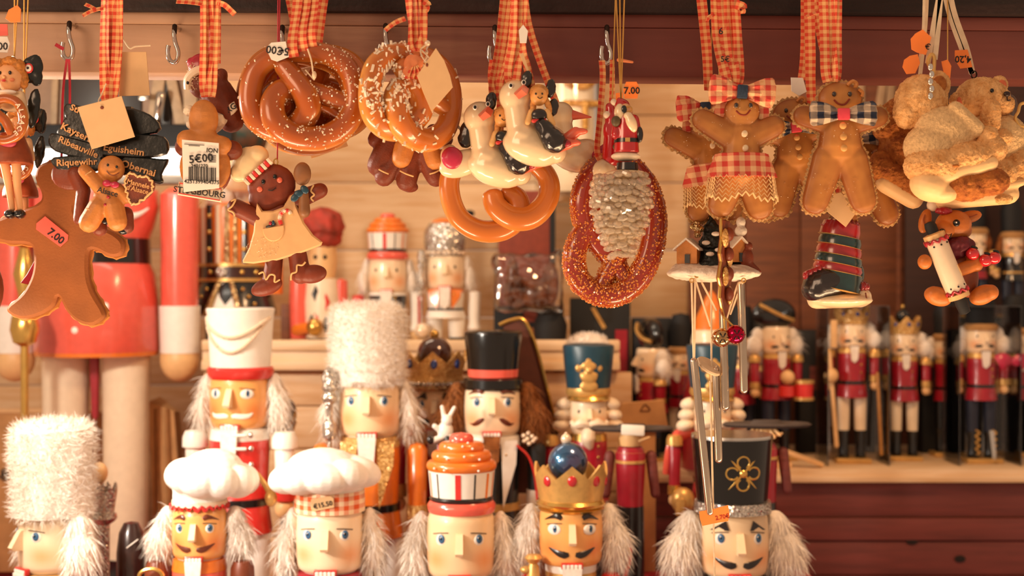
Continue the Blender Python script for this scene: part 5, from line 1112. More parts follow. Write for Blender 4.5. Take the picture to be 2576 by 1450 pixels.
# gingerbread feet behind it
t = T('gingerbread_trio', 'cluster of gingerbread feet hanging below the edge on pretzel', 'ornament', 1035, 330, 1.20)
b = t.blob('cookie_man', gbrown, [('c', (960, 10, 330), (945, 10, 350), 24, 22), ('c', (985, 10, 350), (952, 8, 415), 34, 30), ('c', (1000, 6, 400), (966, 4, 445), 26, 25), ('c', (1040, 8, 380), (1022, 4, 455), 30, 27), ('c', (1070, 8, 390), (1096, 4, 445), 30, 26), ('e', 1030, 14, 470, 22, 16, 14), ('c', (1090, 10, 330), (1120, 10, 350), 20, 20)], 3, 3)
t.blob('pale_feet', gtan, [('c', (1020, -14, 370), (1012, -16, 400), 28, 26), ('c', (1090, -14, 380), (1096, -16, 405), 28, 26)], 3, 3)
for p in ([(955, -22, 428), (966, -24, 434), (980, -24, 440)], [(1008, -24, 432), (1024, -26, 440), (1042, -22, 446)], [(1082, -22, 440), (1096, -24, 436), (1110, -20, 428)]): t.add('icing_curl', icing, [('w', p, 2, 6)], b)
t.add('small_label', paperw, [('b', 1090, -34, 372, 50, 2, 20, (0, -8, 0))]); rib(t, [(1045, 8, 330), (1046, 10, TOP)], 18)

# -- 6 gingerbread baker
t = T('baker_ornament', 'gingerbread baker in a buff apron holding a wooden spoon', 'ornament', 698, 400, 1.175, ry=0)
hd = mat('ginger_face', '#7a2f14', .5, 0, .1, 100, .1)
h = t.blob('head', hd, [('e', 683, 0, 468, 62, 20, 56, (0, -14, 0)), ('e', 668, 0, 500, 44, 18, 34)], 3, 3)
for x, z in ((666, 459), (695, 446)): t.add('eye', pupil, [('e', x, -20, z, 5, 3, 6)], h)
for x, z in ((657, 478), (707, 455)): t.add('cheek', pink, [('e', x, -20, z, 7, 3, 7)], h)
t.add('smile', browbl, [('w', [(678, -20, 480), (688, -21, 481), (698, -20, 474)], 1.2, 6)], h)
ol = [(650, 512), (664, 532), (690, 532), (716, 522), (732, 494), (744, 488), (750, 520), (768, 562), (790, 592), (813, 610), (810, 618), (770, 634), (700, 656), (640, 664), (615, 662), (614, 656), (630, 625), (641, 585), (645, 545)]
ap = t.add('apron', mat('buff_apron', '#e0b27c', .6, 0, .05), [('s', ol, -14, 16, 4)])
t.blob('body', hd, [('e', 690, 4, 560, 44, 14, 60), ('c', (655, 0, 552), (594, -6, 522), 23, 22), ('c', (745, 0, 505), (806, -6, 480), 24, 20), ('c', (690, 2, 650), (684, 0, 705), 22, 24), ('e', 672, -6, 722, 42, 18, 22, (0, -20, 0)), ('c', (748, 2, 640), (756, 0, 690), 24, 26), ('e', 786, -6, 690, 38, 18, 24, (0, -8, 0))], 3, 3)
hat = t.blob('chef_cap', mat('cream_cap', '#e8cf9f', .45, 0, .04, coat=.3), [('e', 624, -4, 414, 40, 20, 46, (0, 24, 0)), ('e', 602, -4, 432, 24, 18, 28), ('e', 648, -4, 392, 30, 18, 26)], 3, 3)
for i in range(9): x = 624 + i * 7.2; z = 459 - i * 6.4; t.add('cap_stripe', red if i % 2 else cream, [('b', x, -16, z, 8.4, 16, 17, (0, -42, 0), 1)])
t.add('pocket', mat('buff_apron', '#e0b27c'), [('s', [(666, 576)] + [(692 + 27 * math.cos(math.radians(a)), 578 + 31 * math.sin(math.radians(a))) for a in range(180, -1, -20)] + [(718, 568)], -24, 6, 2)], ap)
for i, a in enumerate(range(0, 6)):
    pth = [(712, -26, 566), (708, -27, 552), (712, -27, 538), (722, -27, 531), (732, -27, 534), (736, -26, 542)]
    pp = catmull([t.c(q) for q in pth], 4); j = i * 3; sg = pp[j:j + 5]
    if len(sg) > 1: t.add('candy_cane', red if i % 2 == 0 else cream, [('g', lambda g, t_, sg=sg: g.sweep(sg, 5, 8))], ap)
t.add('cocoa_sticks', browbl, [('c', (676, -25, 572), (696, -25, 566), 3, 3)], ap); t.add('berry', crimson, [('e', 685, -27, 563, 4, 4, 5)], ap); t.add('leaf', teal, [('e', 692, -27, 562, 4, 3, 6)], ap)
for p in ([(586, -26, 508), (598, -28, 504), (590, -28, 520), (580, -28, 530), (592, -28, 536), (596, -26, 545)], [(792, -22, 468), (786, -26, 482), (794, -26, 492), (786, -26, 500), (792, -22, 508)], [(655, -24, 690), (668, -26, 686), (674, -28, 704), (684, -28, 692), (696, -28, 694), (696, -28, 710), (708, -24, 704)], [(772, -24, 660), (764, -26, 668), (752, -28, 668), (750, -28, 684), (738, -28, 690), (736, -24, 706)]): t.add('icing_squiggle', icing, [('w', p, 2.3, 6)])
spn = t.blob('spoon', mat('spoon_wood', '#8a5a34', .5, 0, .15, 80), [('e', 765, -28, 440, 23, 10, 30), ('c', (768, -26, 490), (770, -26, 535), 13, 15)], 3, 2)
for x, z in ((757, 490), (772, 480), (748, 500)): t.add('holly_leaf', teal, [('e', x, -38, z, 12, 4, 9, (0, (x - 760) * 4, 0))], spn)
for x in (700, 706): t.add('red_thread', stringr, [('c', (698, -2, 404), (x, 0, TOP), 1.6, 1.6, 6)])
t.add('loop', goldbr, [('wc', [(694 + 5 * math.cos(a), -2, 408 + 8 * math.sin(a)) for a in [i * math.pi / 4 for i in range(8)]], 1.8, 6)])
g = Geo(); 
t.fur('glitter_specks', saltm, t.samp_ell([(665, -22, 625, 40, 2, 26)]), 220, 2.2, 1, (0, -.5, 0), .8)

# -- 8 storks carrying little girls
girlhair = mat('tan_braids', '#d9944a', .6, 0, .2, 300, .5, 400); dress = mat('black_dress', '#1c1412', .25, 0, .1, 80, .2, 200, coat=.5)
def stork(label, hx, hz, D, k, girl=True, bill='front', y=0):
    t = T('stork_ornament', label, 'ornament', hx, hz - 44 * k, D, 'white storks carrying little girls')
    def q(dx, dy, dz): return (hx + dx * k, dy * k, hz + dz * k)
    def e(dx, dy, dz, a, b, c_, r=None): return ('e', *q(dx, dy, dz), a * k, b * k, c_ * k, r)
    t.blob('body', gloss_w, [e(0, 0, 0, 43, 40, 42), ('c', q(2, 0, 20), q(14, 0, 90), 33 * k, 36 * k), e(40, 4, 128, 76, 50, 46, (0, 18, 0)), ('c', q(20, 0, 100), q(100, 6, 140), 44 * k, 30 * k), e(80, 10, 110, 50, 44, 40)], 4, 5)
    if bill == 'front':
        b = t.add('bill', pink, [('h', [q(14, -66, -8), q(-6, -34, -4), q(34, -32, -14), q(20, -36, -26), q(8, -38, 12), q(28, -52, 2), q(0, -50, 4)])])
        for dx, dz in ((-12, -22), (20, -30)): ey = t.add('eye', white, [e(dx, -35, dz, 6, 4, 7)]); t.add('pupil', pupil, [e(dx, -38.5, dz, 3.8, 2, 4.5)], ey)
    else: t.add('bill', crimson, [('l', 0, 0, [(16 * k, 0), (12 * k, -20 * k), (1, -62 * k)], 14)], rot=(0, 98, 0), piv=q(0, 0, 0)) if False else t.add('bill', pink, [('c', q(32, -6, 0), q(92, -16, 8), 17 * k, 2.5 * k)])
    for p in (((118, -10, 118), (150, -20, 92)), ((110, -26, 126), (132, -32, 122))): t.blob('foot', magenta if bill != 'front' else pink, [('c', q(*p[0]), q(*p[1]), 17 * k, 14 * k), e(p[1][0] + 10, p[1][1], p[1][2] - 2, 22, 10, 9)], 3, 2)
    if girl:
        gh = t.add('girl_head', mat('girl_face', '#e8a55c', .4, 0, .05), [e(58, -30, 4, 22, 20, 24)])
        for dx in (50, 66): t.add('girl_eye', pupil, [e(dx, -49, 0, 2.4, 2, 3)], gh)
        t.add('girl_smile', browbl, [('w', [q(54, -50, 8), q(60, -51, 12), q(67, -49, 8)], 1.1, 6)], gh)
        t.blob('girl_hair', girlhair, [e(58, -22, -8, 25, 18, 20), e(80, -30, 24, 8, 8, 26, (0, -20, 0)), e(44, -24, 30, 8, 8, 30)], 3, 1, fn=fuzz(1.6, .2))
        for r_ in ((88, -16, -18), (94, -14, 30), (28, -18, -40)): t.blob('girl_bow', dress, [e(*r_, 14, 10, 24, (0, 10, 0))], 3, 1, fn=fuzz(2.4, .08))
        t.blob('girl_bodice', dress, [e(58, -46, 52, 22, 14, 16)], 3, 1); t.add('girl_sash', red, [('c', q(44, -52, 68), q(72, -50, 66), 5 * k, 5 * k)])
        t.blob('girl_arm', mat('girl_blouse', '#e0ae6c', .5), [('c', q(78, -44, 44), q(92, -46, 74), 9 * k, 8 * k), ('c', q(40, -44, 44), q(30, -44, 70), 9 * k, 8 * k)], 3, 2)
        t.blob('girl_skirt', dress, [('c', q(64, -46, 78), q(96, -46, 118), 20 * k, 30 * k), e(108, -46, 122, 26, 16, 16)], 3, 1, fn=fuzz(3, .07)); t.add('girl_shoes', crimson, [e(126, -50, 124, 12, 9, 9)]); 
    return t
t = stork('right hand stork with an open pink bill, upper of the pair', 1297, 243, 1.145, 1.0)
ribs(t, 1308, 1290, 210, 30, 3, 20, -6); t.add('bead_clasp', gbrown, [('e', 1338, -10, 224, 6, 6, 6)]); rib(t, [(1338, -10, 222), (1326, -8, 170), (1312, -4, 100), (1308, 0, TOP)], 20, None, [20, -30, 10])
card_tag(t, [(1305, 80), (1316, 66), (1328, 82), (1324, 112), (1308, 112)], -20, paperw)
card_tag(t, [(1306, 140), (1316, 136), (1330, 180), (1326, 184)], -20, card)
t = stork('left hand stork with an open pink bill, lower of the pair', 1208, 297, 1.17, 1.0)
ribs(t, 1290, 1252, 250, 36, 4, 20, 4); rib(t, [(1238, 4, 150), (1234, 4, 200), (1246, 6, 250)], 14)
t.blob('tail_wing', gloss_w, [('e', 1160, 20, 410, 60, 26, 34, (0, -20, 0)), ('e', 1130, 20, 390, 24, 20, 30)], 4, 3); t.blob('tail_foot', magenta, [('e', 1138, 2, 398, 28, 16, 30, (0, -30, 0))], 3, 1); t.blob('second_bow', dress, [('e', 1182, 10, 330, 26, 14, 30), ('e', 1170, 10, 350, 20, 14, 22)], 3, 1, fn=fuzz(2, .08))
t = stork('stork at the back whose red bill points right', 1410, 290, 1.21, .82, False, 'side'); rib(t, [(1400, 6, 262), (1330, 10, 60), (1316, 10, TOP)], 18)
# -- 9 smooth pretzel below
t = T('pretzel_ornament', 'smooth pale pretzel ornament hanging below the storks', 'ornament', 1255, 400, 1.195, GP)
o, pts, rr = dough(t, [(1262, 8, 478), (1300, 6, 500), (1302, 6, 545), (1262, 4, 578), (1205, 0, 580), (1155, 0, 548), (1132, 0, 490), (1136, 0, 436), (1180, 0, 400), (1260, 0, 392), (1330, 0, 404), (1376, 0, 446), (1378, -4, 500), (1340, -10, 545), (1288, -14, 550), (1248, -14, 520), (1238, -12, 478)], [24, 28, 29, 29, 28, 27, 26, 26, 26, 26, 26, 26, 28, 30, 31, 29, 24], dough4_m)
rib(t, [(1255, 4, 390), (1262, 10, 200), (1280, 12, TOP)], 20)
# -- 10 sugared pretzel with santa and crystal cone
t = T('pretzel_ornament', 'dark red sugared pretzel ornament on a ribbon behind the crystal cone', 'ornament', 1525, 165, 1.20, GP)
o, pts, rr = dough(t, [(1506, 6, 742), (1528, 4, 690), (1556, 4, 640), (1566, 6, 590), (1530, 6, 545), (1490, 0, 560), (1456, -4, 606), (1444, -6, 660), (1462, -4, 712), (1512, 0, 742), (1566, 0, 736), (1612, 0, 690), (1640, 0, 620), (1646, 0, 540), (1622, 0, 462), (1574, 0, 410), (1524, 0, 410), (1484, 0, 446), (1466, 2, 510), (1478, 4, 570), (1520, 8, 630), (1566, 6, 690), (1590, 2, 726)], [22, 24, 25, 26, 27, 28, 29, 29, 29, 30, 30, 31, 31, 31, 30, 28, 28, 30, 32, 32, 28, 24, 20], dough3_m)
crystals(t, 'sugar', sugarm, pts, rr, 2600, 4.0, 0, 1, 1.1, -.35, lambda x, z: random.random() < (1 if z > 640 or x > 1640 or x < 1450 else .35))
rib(t, [(1540, -20, 424), (1512, -34, 410), (1500, -36, 380), (1508, -14, 300), (1516, -4, 200), (1514, 0, 152)], 16, None, [0, 30, 10]); rib(t, [(1544, 20, 405), (1540, 22, 300), (1541, 10, 200), (1540, 2, 150)], 15, None, [10, 40])
t.add('knot', ging, [('c', (1556, -6, 152), (1590, -10, 158), 5, 3)])
t = T('santa_cone_ornament', 'red santa standing on a clear crystal pine cone on gold threads', 'ornament', 1562, 255, 1.15)
redg = mat('santa_red', '#b8141c', .2, 0, .05, coat=1)
t.blob('coat', redg, [('l', 1576, 0, [(0, 286), (24, 290), (28, 320), (30, 356), (32, 384), (0, 390)]), ('c', (1556, 0, 296), (1548, -12, 340), 12, 12), ('c', (1596, 0, 300), (1604, -6, 340), 12, 11)], 2.5, 2)
h = t.add('head', mat('santa_face', '#e8b080', .4), [('e', 1572, -2, 282, 20, 20, 22)]); t.blob('hood', redg, [('e', 1566, 6, 268, 20, 18, 20), ('e', 1560, 6, 254, 10, 10, 10)], 2.5, 2)
t.add('hair', gloss_w, [('e', 1558, -12, 284, 14, 14, 22)], h); t.add('sunglasses', blackm, [('e', 1568, -24, 278, 7, 4, 10)], h); t.add('glasses_rim', goldbr, [('wc', [(1580 + 8 * math.cos(a), -20, 277 + 6 * math.sin(a)) for a in [i * math.pi / 4 for i in range(8)]], 1.4, 6)], h)
t.blob('beard', gloss_w, [('e', 1586, -22, 312, 14, 14, 26, (0, -20, 0)), ('e', 1578, -22, 294, 12, 10, 10)], 2.5, 2); t.add('belt', blackm, [('l', 1576, 0, [(20, 350), (31, 350), (32, 360), (20, 361)])])
t.add('mitten', mat('olive_mitten', '#5a4a2c', .5), [('e', 1548, -20, 308, 12, 10, 14)]); t.add('mitten', blackm, [('e', 1608, -12, 340, 9, 8, 20)]); t.add('buckle', gold, [('b', 1576, -31, 355, 12, 3, 10)])
t.blob('fur_hem', cream, [('e', 1574, 0, 394, 38, 32, 12)], 3, 2); t.add('boots', blackm, [('l', 1578, 0, [(0, 408), (26, 410), (28, 428), (0, 430)])]); t.blob('snow_base', gloss_w, [('e', 1574, 0, 440, 56, 40, 14)], 3, 2)
cone = mat('clear_crystal', '#ffeed4', .03, 0, .01, trans=.75, coat=1)
gp = Geo(); gp.ell((0, -6, 0), (14, 12, 8), (30, 0, 0), 7, 5); petal = gp.mesh('petal', t.s, False); petal.materials.append(cone)
t.blob('cone_core', mat('frosted_crystal', '#fff0da', .3, 0, .04), [('e', 1562, 4, 530, 52, 36, 100)], 4, 2)
for row in range(14):
    z = 446 + row * 15; rr_ = 62 * math.sin(math.pi * (.32 + .62 * row / 13)) + 6; nn = max(5, int(rr_ / 6.2))
    for j in range(nn):
        a = math.pi * (1.06 + .88 * (j + .5 * (row % 2)) / nn); o = bpy.data.objects.new('petal', petal); COL.objects.link(o); o.parent = t.o
        o.location = t.c((1562 + rr_ * math.cos(a), rr_ * .72 * math.sin(a) + 4, z + random.uniform(-4, 4))) * t.s; o.rotation_euler = (random.uniform(-.4, .3), random.uniform(-.4, .4), a + math.pi / 2 + random.uniform(-.2, .2)); k_ = random.uniform(.85, 1.3); o.scale = (k_, k_, k_)
for x in (1545, 1558, 1574): t.add('gold_thread', stringg, [('c', (1562, 0, 258), (x, 0, TOP), 1.8, 1.8, 6)])
card_tag(t, [(1574, 208), (1600, 208), (1607, 222), (1602, 250), (1570, 250), (1566, 228)], -14, stick_o, '7.00', (1588, 231), 24, 0)
t = T('santa_figure', 'second red santa with a raised arm behind the crystal cone santa', 'ornament', 1540, 255, 1.185)
t.blob('coat', redg, [('c', (1538, 0, 300), (1534, 0, 270), 14, 12), ('c', (1540, 0, 300), (1536, 0, 400), 18, 22), ('e', 1530, -6, 330, 14, 12, 26)], 3, 2); t.add('pompom', cream, [('e', 1527, -6, 290, 10, 10, 10)]); t.add('pompom', cream, [('e', 1544, -6, 258, 9, 9, 9)])
t.add('cuff', mat('olive_mitten', '#5a4a2c'), [('e', 1546, -12, 372, 12, 10, 10)]); t.add('base', gloss_w, [('e', 1520, 0, 430, 30, 24, 30)]); t.add('gold_thread', stringg, [('c', (1540, 0, 256), (1552, 4, TOP), 1.8, 1.8, 6)])
card_tag(t, [(1548, 236), (1566, 234), (1566, 258), (1548, 260)], -10, stick_o)

# -- 11 gingerbread girls and boys (stuffed look)
def puff(t, pr, dep=.5, m=None, rim=6, name='body'):
    big = []
    for p in pr:
        if p[0] == 'e': big.append(('e', p[1], p[2], p[3], p[4] + rim, (p[4] + rim), p[6] + rim) + tuple(p[7:]))
        else: big.append(('c', p[1], p[2], p[3] + rim, p[4] + rim))
    mx = max([p[4] if p[0] == 'e' else p[3] for p in pr]) * dep
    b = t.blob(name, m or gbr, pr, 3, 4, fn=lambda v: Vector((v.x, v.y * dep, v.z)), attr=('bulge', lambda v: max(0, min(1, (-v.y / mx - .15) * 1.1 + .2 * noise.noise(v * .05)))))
    t.blob('crimped_seam', gflange, big, 3, 2, b, fn=lambda v: Vector((v.x + 2.4 * math.sin(v.z * .55), v.y * .10 + 5, v.z + 2.4 * math.sin(v.x * .55))))
    return b
def bow(t, cx, z, y, w, h, m, knot, rz=0, par=None, kw=14):
    for sx in (-1, 1):
        t.add('bow_loop', m, [('w', [(cx + sx * 4, y, z), (cx + sx * w * .35, y - 5, z - 1), (cx + sx * w * .7, y - 6, z - 2), (cx + sx * w * .95, y - 3, z - 2), (cx + sx * w, y, z - 2)], [h * .3, h * .62, h * .92, h, h * .9], 18, .28)], par, rot=(0, rz, 0), piv=(cx, y, z), fn=lambda v: v + Vector((0, 3.2 * math.sin(v.z * .34 + 1) - 2 * math.sin(v.z * .8), 0)))
    t.add('bow_knot', knot, [('b', cx, y - 8, z, kw * 2, 14, h * .9 if kw > 12 else h * .7, None, 3)], par, rot=(0, rz, 0), piv=(cx, y, z))
def ginger_face(t, b, hx, hz, r, y, k=1):
    for sx in (-1, 1): t.add('eye', mat('dark_bead', '#241008', .15, 0, 0, coat=1), [('e', hx + sx * r * .38, y, hz - r * .16, 5.5 * k, 4, 6.5 * k)], b)
    t.add('smile', mat('smile_red', '#8a2a16', .5), [('w', [(hx - r * .38, y, hz + r * .12), (hx - r * .18, y - 3, hz + r * .32), (hx + r * .12, y - 3, hz + r * .34), (hx + r * .36, y, hz + r * .08)], 2.2 * k, 6)], b)
def boy(label, hx, hz, D, k, ry=0, tie=True, extra=None):
    t = T('gingerbread_boy', label, 'ornament', hx, hz - 46 * k, D, 'gingerbread boys with navy check bow ties', 0, None, ry)
    def q(dx, dy, dz): return (hx + dx * k, dy * k, hz + dz * k)
    pr = [('e', *q(0, 0, 0), 56 * k, 44 * k, 44 * k), ('c', q(0, 0, 50), q(0, 0, 118), 44 * k, 56 * k), ('c', q(-30, 0, 55), q(-92, 0, 42), 34 * k, 26 * k), ('c', q(30, 0, 55), q(96, 0, 44), 34 * k, 26 * k), ('c', q(-28, 0, 150), q(-62, 0, 256), 42 * k, 34 * k), ('c', q(28, 0, 150), q(58, 0, 254), 42 * k, 34 * k)]
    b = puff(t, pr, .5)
    t.fur('glitter_specks', saltm, t.samp_ell([(hx, -2, hz + 100 * k, 50 * k, 28 * k, 56 * k), (hx - 46 * k, -2, hz + 210 * k, 34 * k, 18 * k, 50 * k), (hx + 44 * k, -2, hz + 210 * k, 34 * k, 18 * k, 50 * k)]), 260, 2.6, .9, (0, -1, 0), .8)
    ginger_face(t, b, hx, hz - 2 * k, 52 * k, -21 * k, k)
    t.add('hair_curl', gtan, [('w', [q(16, -14, -34), q(26, -20, -42), q(36, -20, -38), q(36, -20, -30), q(30, -20, -30)], 4.5 * k, 8), ('w', [q(44, -12, -24), q(54, -12, -16), q(52, -12, -6)], 4 * k, 8)], b)
    for i in range(3): t.add('button', mat('clay_button', '#e0a862', .5), [('e', *q(0 + i, -31 - i, 70 + 28 * i), 9 * k, 5 * k, 9 * k)], b)
    if tie: bow(t, hx, hz + 42 * k, -30 * k, 78 * k, 32 * k, gingn, bowpink, 0, None, 15 * k)
    return t
t = boy('front gingerbread boy with a navy check bow tie', 2113, 250, 1.15, 1.0)
ribs(t, 2088, 2092, 206, 40, 4, 24); tail(t, [(2060, -4, 30), (2042, -6, 36), (2026, -6, 44)], 9)
card_tag(t, [(2092, 488), (2124, 482), (2168, 526), (2136, 570), (2080, 524)], 34, card, name='buff_tag')
t = boy('smaller gingerbread boy half behind the front one on its left', 1988, 288, 1.19, .88, -6)
rib(t, [(2040, 0, 268), (2044, 0, 200), (2052, 0, 120), (2070, 0, TOP)], 26, None, [20, -20]); rib(t, [(2024, 4, 205), (2040, 4, 120), (2062, 4, TOP)], 24, None, [-20, 30])
card_tag(t, [(1994, 196), (2024, 200), (2030, 236), (2010, 244), (1992, 230)], -4, paperw)
t = boy('gingerbread boy at the back, only its feet and tie edge showing', 2130, 316, 1.215, .92, -10); rib(t, [(2110, 4, 272), (2100, 6, 100), (2096, 6, TOP)], 22)
def girl_g(label, hx, hz, D, k, ry=0, rz=0):
    t = T('gingerbread_girl', label, 'ornament', hx, hz - 50 * k, D, 'gingerbread girls in red gingham skirts', rz, None, ry)
    def q(dx, dy, dz): return (hx + dx * k, dy * k, hz + dz * k)
    pr = [('e', *q(0, 0, 0), 46 * k, 44 * k, 44 * k), ('c', q(0, 0, 60), q(0, 0, 140), 40 * k, 56 * k), ('c', q(-28, 0, 60), q(-98, 0, 20), 34 * k, 28 * k), ('c', q(28, 0, 60), q(80, 0, 36), 32 * k, 28 * k), ('c', q(-24, 0, 160), q(-52, 0, 232), 42 * k, 34 * k), ('c', q(24, 0, 160), q(44, 0, 236), 42 * k, 36 * k)]
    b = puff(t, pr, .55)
    t.fur('glitter_specks', saltm, t.samp_ell([(hx, -2, hz, 44 * k, 24 * k, 42 * k), (hx, -2, hz + 80 * k, 46 * k, 26 * k, 40 * k), (hx - 80 * k, -2, hz + 36 * k, 40 * k, 18 * k, 26 * k)]), 240, 2.6, .9, (0, -1, 0), .8)
    ginger_face(t, b, hx, hz - 6 * k, 48 * k, -25 * k, k)
    bow(t, hx - 2, hz - 48 * k, -14 * k, 76 * k, 38 * k, gingo, denim, 4, None, 13)
    for sx in (-1, 1): t.add('bow_tail', gingo, [('r', [q(sx * 44, -2, -34), q(sx * 54, 0, 0), q(sx * 50, 4, 26)], 30 * k, 2)])
    for i in range(2): t.add('button', gloss_w, [('e', *q(2 + 2 * i, -29, 58 + 36 * i), 8 * k, 5 * k, 9 * k, (0, 20, 0))], b)
    def wob(a, z): return 1 + .05 * math.sin(a * 9) + .03 * math.sin(a * 4 + 1)
    t.add('skirt', gingo, [('l', hx, 0, [(54 * k, hz + 104 * k), (64 * k, hz + 106 * k), (86 * k, hz + 164 * k), (82 * k, hz + 164 * k)], 72, wob)], fn=lambda v: Vector((v.x, v.y * .62, v.z)))
    def lace(g, t_):
        n = 64
        for r in range(6):
            pts = []
            for j in range(n):
                a = 2 * math.pi * j / n; z = hz + (166 + r * 10 + (5 if j % 2 else -5) + (r * 1.5) * math.sin(a * 5)) * k; rad = (82 + r * 1.5) * k * (1 + .04 * math.sin(a * 7)); pts.append(t_.c((hx + rad * math.cos(a), rad * .64 * math.sin(a), z)))
            g.sweep(pts, 1.5 * k if r < 5 else 3.0 * k, 5, 1, True)
    t.add('lace_trim', mat('cream_lace', '#ecc890', .8), [('g', lace)])
    return t
t = girl_g('front gingerbread girl with red gingham bow and skirt', 1866, 282, 1.15, 1.0)
ribs(t, 1822, 1842, 215, 46, 4, 26); tail(t, [(1850, -4, 12), (1868, -8, 20), (1866, -8, 36)], 22); tail(t, [(1796, -4, 36), (1782, -6, 46), (1778, -6, 54)], 12)
t.text('6', 1811, -16, 82, 24, ink, 0, .3); t.text('5€', 1822, -16, 152, 20, ink, 0, .3)
t = girl_g('gingerbread girl behind, turned with her bow tilted left', 1768, 318, 1.19, .9, -8, 14)
rib(t, [(1790, 2, 230), (1800, 2, 120), (1806, 2, TOP)], 26, None, [15, -20])
t = T('gingerbread_girl', 'gingerbread girl at the back, only feet and lace showing below', 'ornament', 1860, 330, 1.215, 'gingerbread girls in red gingham skirts')
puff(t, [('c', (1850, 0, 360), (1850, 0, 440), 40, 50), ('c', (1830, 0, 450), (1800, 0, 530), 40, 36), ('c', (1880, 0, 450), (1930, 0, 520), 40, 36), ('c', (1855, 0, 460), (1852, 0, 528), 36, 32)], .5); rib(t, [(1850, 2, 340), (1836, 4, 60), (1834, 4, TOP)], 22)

# -- 13 bears
def fz(a=5, s=.09): return fuzz(a * .45, .13, 2.3, .34)
dotm = mat('bear_nose', '#2a120a', .3)
t = T('bear_ornament', 'tan bear in a knitted jumper seen from below, middle of the three', 'ornament', 2340, 160, 1.15, 'tan bear ornaments')
t.blob('head', fleece, [('e', 2322, 20, 250, 66, 60, 66), ('e', 2290, 14, 280, 40, 40, 44)], 3.5, 1, fn=fz()); t.blob('ear', fleece, [('e', 2362, 6, 212, 32, 20, 36)], 3, 1, fn=fz(4)); t.add('ear_inner', fleece_d, [('e', 2360, -12, 214, 18, 8, 22)])
t.blob('jumper', knit, [('e', 2378, -6, 330, 82, 60, 60, (0, 20, 0)), ('e', 2340, -6, 370, 70, 60, 60), ('c', (2390, -40, 280), (2440, -44, 330), 20, 22)], 3.5, 2, fn=fuzz(1.5, .3))
t.blob('legs', fleece, [('e', 2350, -20, 420, 84, 60, 56), ('e', 2420, -30, 400, 86, 50, 42, (0, -8, 0)), ('e', 2486, -36, 380, 34, 34, 34), ('e', 2470, -44, 345, 26, 24, 24)], 3.5, 1, fn=fz(5.5))
t.blob('sole', solem, [('e', 2330, -30, 470, 52, 46, 40, (0, 20, 0)), ('c', (2330, -44, 452), (2470, -52, 416), 26, 22), ('e', 2360, -30, 490, 40, 40, 24)], 3.5, 3)
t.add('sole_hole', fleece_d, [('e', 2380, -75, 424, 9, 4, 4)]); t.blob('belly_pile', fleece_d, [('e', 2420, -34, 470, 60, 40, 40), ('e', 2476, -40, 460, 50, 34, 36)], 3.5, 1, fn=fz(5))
t.add('ring', gold, [('w', [(2336, -10, 170), (2330, -14, 156), (2338, -16, 140), (2346, -14, 150), (2344, -12, 190)], 5, 8)])
for i in range(5): t.add('stitch_bead', silver, [('e', 2327 + (i % 2) * 3, -44, 176 + i * 18, 7, 5, 9)])
for a, w_ in (((2334, 0, 160), 14), ((2352, 0, 150), 13)): t.add('ribbon', stringw, [('r', [a, (2350 + (a[0] - 2334) * .6, 0, 60), (2368, 0, -40), (2372, 0, TOP)], w_, 1.2)])
t.add('ribbon', stringw, [('r', [(2310, 0, 165), (2322, 0, 80), (2326, 0, TOP)], 6, 1.2)]); card_tag(t, [(2288, 100), (2300, 86), (2318, 76), (2340, 96), (2326, 140), (2304, 134), (2290, 126)], -10, stick_o, '€', (2330, 120), 20, 20); card_tag(t, [(2272, 152), (2286, 142), (2306, 138), (2312, 160), (2300, 186), (2278, 188), (2268, 170)], -8, stick_o)
card_tag(t, [(2368, 155), (2384, 150), (2393, 166), (2390, 198), (2376, 192)], 0, stick_o)
t = T('bear_ornament', 'tan bear with a dark eye facing right, hand to its chin', 'ornament', 2448, 185, 1.18, 'tan bear ornaments')
h = t.blob('head', fleece, [('e', 2470, 0, 250, 70, 56, 56), ('e', 2512, -16, 266, 34, 34, 28)], 3, 1, fn=fz(4)); 
for x, z, r in ((2512, 214, 22), (2410, 256, 24)): e_ = t.blob('ear', fleece, [('e', x, -4, z, r, 16, r + 2)], 3, 1, fn=fz(3)); t.add('ear_inner', mat('pink_ear', '#d9704a', .8), [('e', x + 2, -20, z + 2, r * .5, 6, r * .55)], e_)
t.add('eye', pupil, [('e', 2476, -55, 236, 5, 4, 5.5)], h); t.add('nose', dotm, [('e', 2514, -52, 244, 9, 6, 7)], h); t.add('muzzle_line', dotm, [('w', [(2514, -52, 250), (2516, -52, 260), (2524, -48, 258)], 1.8, 6)], h)
t.blob('arm', fleece, [('c', (2474, -44, 320), (2474, -56, 282), 26, 24), ('e', 2506, -40, 350, 26, 24, 22)], 3, 1, fn=fz(4)); t.blob('jumper', knit, [('e', 2520, 0, 350, 66, 50, 64), ('e', 2470, -20, 330, 40, 36, 40)], 3.5, 2, fn=fuzz(1.5, .3))
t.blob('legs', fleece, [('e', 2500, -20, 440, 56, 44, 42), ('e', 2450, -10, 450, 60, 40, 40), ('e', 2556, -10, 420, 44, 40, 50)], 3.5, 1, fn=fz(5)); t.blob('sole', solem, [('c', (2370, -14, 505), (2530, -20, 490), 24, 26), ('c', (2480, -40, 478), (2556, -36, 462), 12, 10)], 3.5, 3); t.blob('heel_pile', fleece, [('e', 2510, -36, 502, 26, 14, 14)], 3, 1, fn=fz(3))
t.add('wing', glassm, [('e', 2546, 6, 270, 18, 8, 34)])
for x, w_ in ((2436, 16), (2424, 12)): t.add('ribbon', stringw, [('r', [(2446, 0, 186), (x - 6, 0, 120), (x - 40, 0, 20), (x - 62, 0, TOP)], w_, 1.2)])
